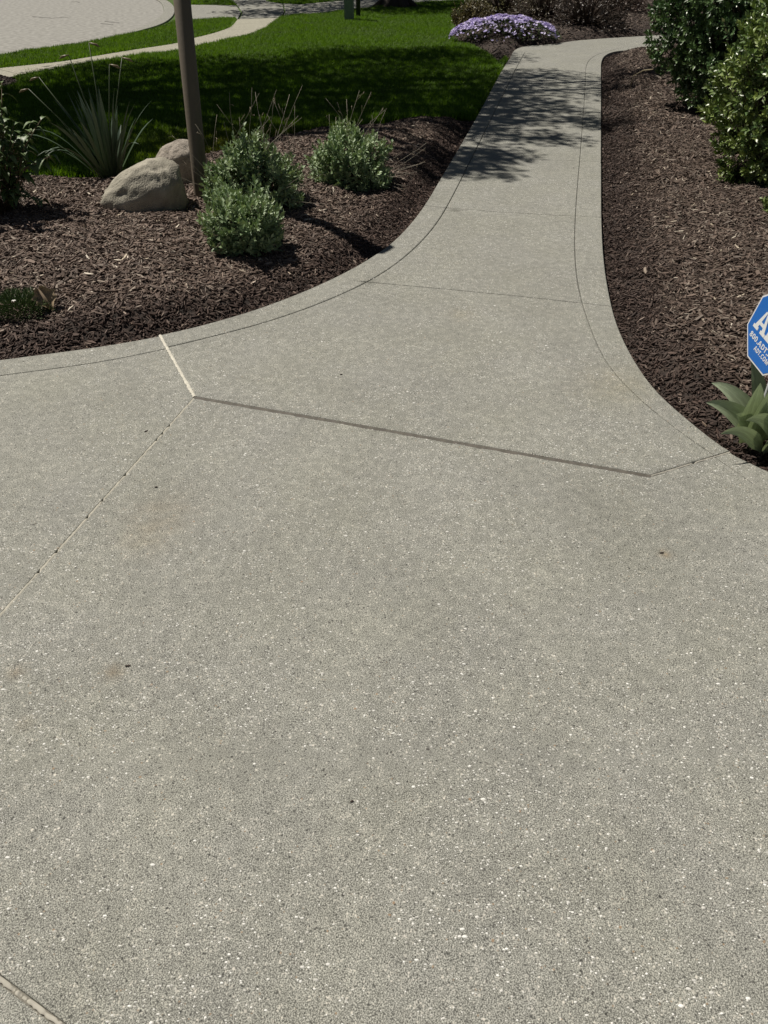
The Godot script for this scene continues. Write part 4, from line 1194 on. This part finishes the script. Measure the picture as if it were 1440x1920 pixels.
func yard_sign() -> void:
	# edge vectors of the plate, found from its outline in the view: along the lettering, and up
	var along := Vector3(0.157, -0.175, 0.972).normalized()
	var up := Vector3(0.131, 0.979, 0.158)
	up = (up - along * up.dot(along)).normalized()
	var out := along.cross(up)
	var depth := 2.9
	var e := 59.7 * depth / 1440.0
	var a := deg_to_rad(PITCH)
	var low_left := Vector3(0, EYE, 0) + depth * (Vector3(1, 0, 0) * (1401 - 720) / 1440.0 + Vector3(0, cos(a), -sin(a)) * (960 - 668) / 1440.0 + Vector3(0, -sin(a), -cos(a)))
	var o := thing("yard_sign", "blue octagonal yard sign with white lettering beside the tulip leaves", "sign")
	o.transform = Transform3D(Basis(along, up, out), low_left)
	var corners := [[0, 0], [1, 0], [1.707, 0.707], [1.707, 1.707], [1, 2.414], [0, 2.414], [-0.707, 1.707], [-0.707, 0.707]]
	var center := Vector2(0.5, 1.207)
	var plate := func(scale: float, z0: float, z1: float) -> ArrayMesh:
		var g := Geo.new()
		var f := []; var b := []
		for q in corners:
			var w: Vector2 = (center + (Vector2(q[0], q[1]) - center) * scale) * e
			f.append(g.add(Vector3(w.x, w.y, z1))); b.append(g.add(Vector3(w.x, w.y, z0)))
		var cf := g.add(Vector3(center.x * e, center.y * e, z1)); var cb := g.add(Vector3(center.x * e, center.y * e, z0))
		for k in 8:
			var n := (k + 1) % 8
			g.tri(f[k], f[n], cf); g.tri(b[n], b[k], cb); g.quad(b[k], b[n], f[n], f[k])
		return g.mesh(true)
	put("border", plate.call(1.0, -0.003, 0.0), mat(Color(0.8, 0.81, 0.82), 0.4, false), o)
	put("face", plate.call(0.955, -0.001, 0.0012), mat(Color(0.012, 0.15, 0.56), 0.35, false), o)
	var white := mat(Color(0.8, 0.82, 0.83), 0.45, false)
	var big := [
		[[[0, 0], [0.45, 0], [0.45, 0.16], [0, 0.16]], [[0.65, 0], [1.1, 0], [1.1, 0.16], [0.65, 0.16]], [[0.1, 0.16], [0.36, 0.16], [0.55, 1], [0.42, 1]], [[0.74, 0.16], [1.0, 0.16], [0.68, 1], [0.55, 1]], [[0.392, 0.3], [0.708, 0.3], [0.672, 0.46], [0.428, 0.46]]],
		[[[0, 0], [0.5, 0], [0.5, 0.17], [0, 0.17]], [[0, 0.83], [0.5, 0.83], [0.5, 1], [0, 1]], [[0.1, 0.17], [0.38, 0.17], [0.38, 0.83], [0.1, 0.83]]],
		[[[0, 0.82], [1, 0.82], [1, 1], [0, 1]], [[0, 0.58], [0.15, 0.58], [0.15, 0.82], [0, 0.82]], [[0.85, 0.58], [1, 0.58], [1, 0.82], [0.85, 0.82]], [[0.36, 0.16], [0.64, 0.16], [0.64, 0.82], [0.36, 0.82]], [[0.2, 0], [0.8, 0], [0.8, 0.16], [0.2, 0.16]]]]
	for k in 8:
		var a0 := -PI / 2 + PI * k / 8; var a1 := -PI / 2 + PI * (k + 1) / 8
		big[1].append([[0.5 + 0.24 * cos(a0), 0.5 + 0.33 * sin(a0)], [0.5 + 0.52 * cos(a0), 0.5 + 0.5 * sin(a0)], [0.5 + 0.52 * cos(a1), 0.5 + 0.5 * sin(a1)], [0.5 + 0.24 * cos(a1), 0.5 + 0.33 * sin(a1)]])
	var from := -0.437
	for k in 3:
		var lg := Geo.new()
		for q in big[k]:
			var id := []
			for w in q: id.append(lg.add(Vector3((from + w[0] * 0.62) * e, (0.834 + w[1] * 0.66) * e, 0.0018)))
			lg.quad(id[0], id[1], id[2], id[3])
		put("lettering", lg.mesh(true), white, o)
		from += [0.66, 0.66, 0.0][k] as float
	for s in [["800.ADT.ASAP", -0.373, 0.539, 0.17, 1.746, "Droid Sans"], ["ADT.COM", 0.1, 0.33, 0.15, 0.84, "Droid Sans"]]:
		var tm := TextMesh.new()
		var font := SystemFont.new(); font.font_names = PackedStringArray([s[5]]); font.font_weight = 700
		tm.text = s[0]; tm.font = font; tm.font_size = 64; tm.pixel_size = 0.01; tm.depth = 0.02
		tm.horizontal_alignment = HORIZONTAL_ALIGNMENT_LEFT; tm.vertical_alignment = VERTICAL_ALIGNMENT_BOTTOM
		var bb := tm.get_aabb()
		var t := put("lettering", tm, white, o)
		var sx: float = s[4] * e / bb.size.x; var sy: float = s[3] * e / bb.size.y
		t.transform = Transform3D(Basis(Vector3(sx, 0, 0), Vector3(0, sy, 0), Vector3(0, 0, 0.03)), Vector3(s[1] * e - bb.position.x * sx, s[2] * e - bb.position.y * sy, 0.0016))
	var g := Geo.new()
	var down := o.transform.basis.inverse() * Vector3.DOWN
	var hold := Vector3(1.15 * e, 0.5 * e, -0.009)
	g.tube([hold - down * 0.03, hold + down * 0.5], [0.005, 0.005], 8, Color(0.4, 0.42, 0.43))
	put("stake", g.mesh(), mat(Color.WHITE, 0.4), o)

func litter() -> void:
	rg.seed = 120
	for s in [[274, 809, 0.9, "short dark twig left of the diagonal driveway joint"], [293, 914, 0.2, "short dark twig right of the diagonal driveway joint"], [240, 1249, 0.1, "small reddish brown bark shred on the left of the driveway"], [660, 1503, 0.4, "tiny dark red seed in the middle of the driveway"], [970, 206, 0.7, "dark crumb on the shaded part of the path"], [1075, 317, 0.2, "dark crumb by the right border line of the path"], [640, 705, 0.3, "dark speck of bark above the raised joint"], [1240, 1037, 0.15, "flat brown bark shred on the right of the driveway"]]:
		var p := gp(s[0], s[1])
		var in_lane: bool = s[1] < 760
		var o := put("bark_shred", chips[rg.randi() % 4], M.litter)
		var l := 0.007 if s[1] > 1490 else rg.randf_range(0.009, 0.015)
		o.transform = Transform3D(Basis(Vector3.UP, s[2] + PI / 2).scaled_local(Vector3(0.0045, 0.003, l)), p + Vector3(0, 0.0085 if in_lane else 0.0025, 0))
		tag(o, s[3], "debris", "bits of bark on the paving")
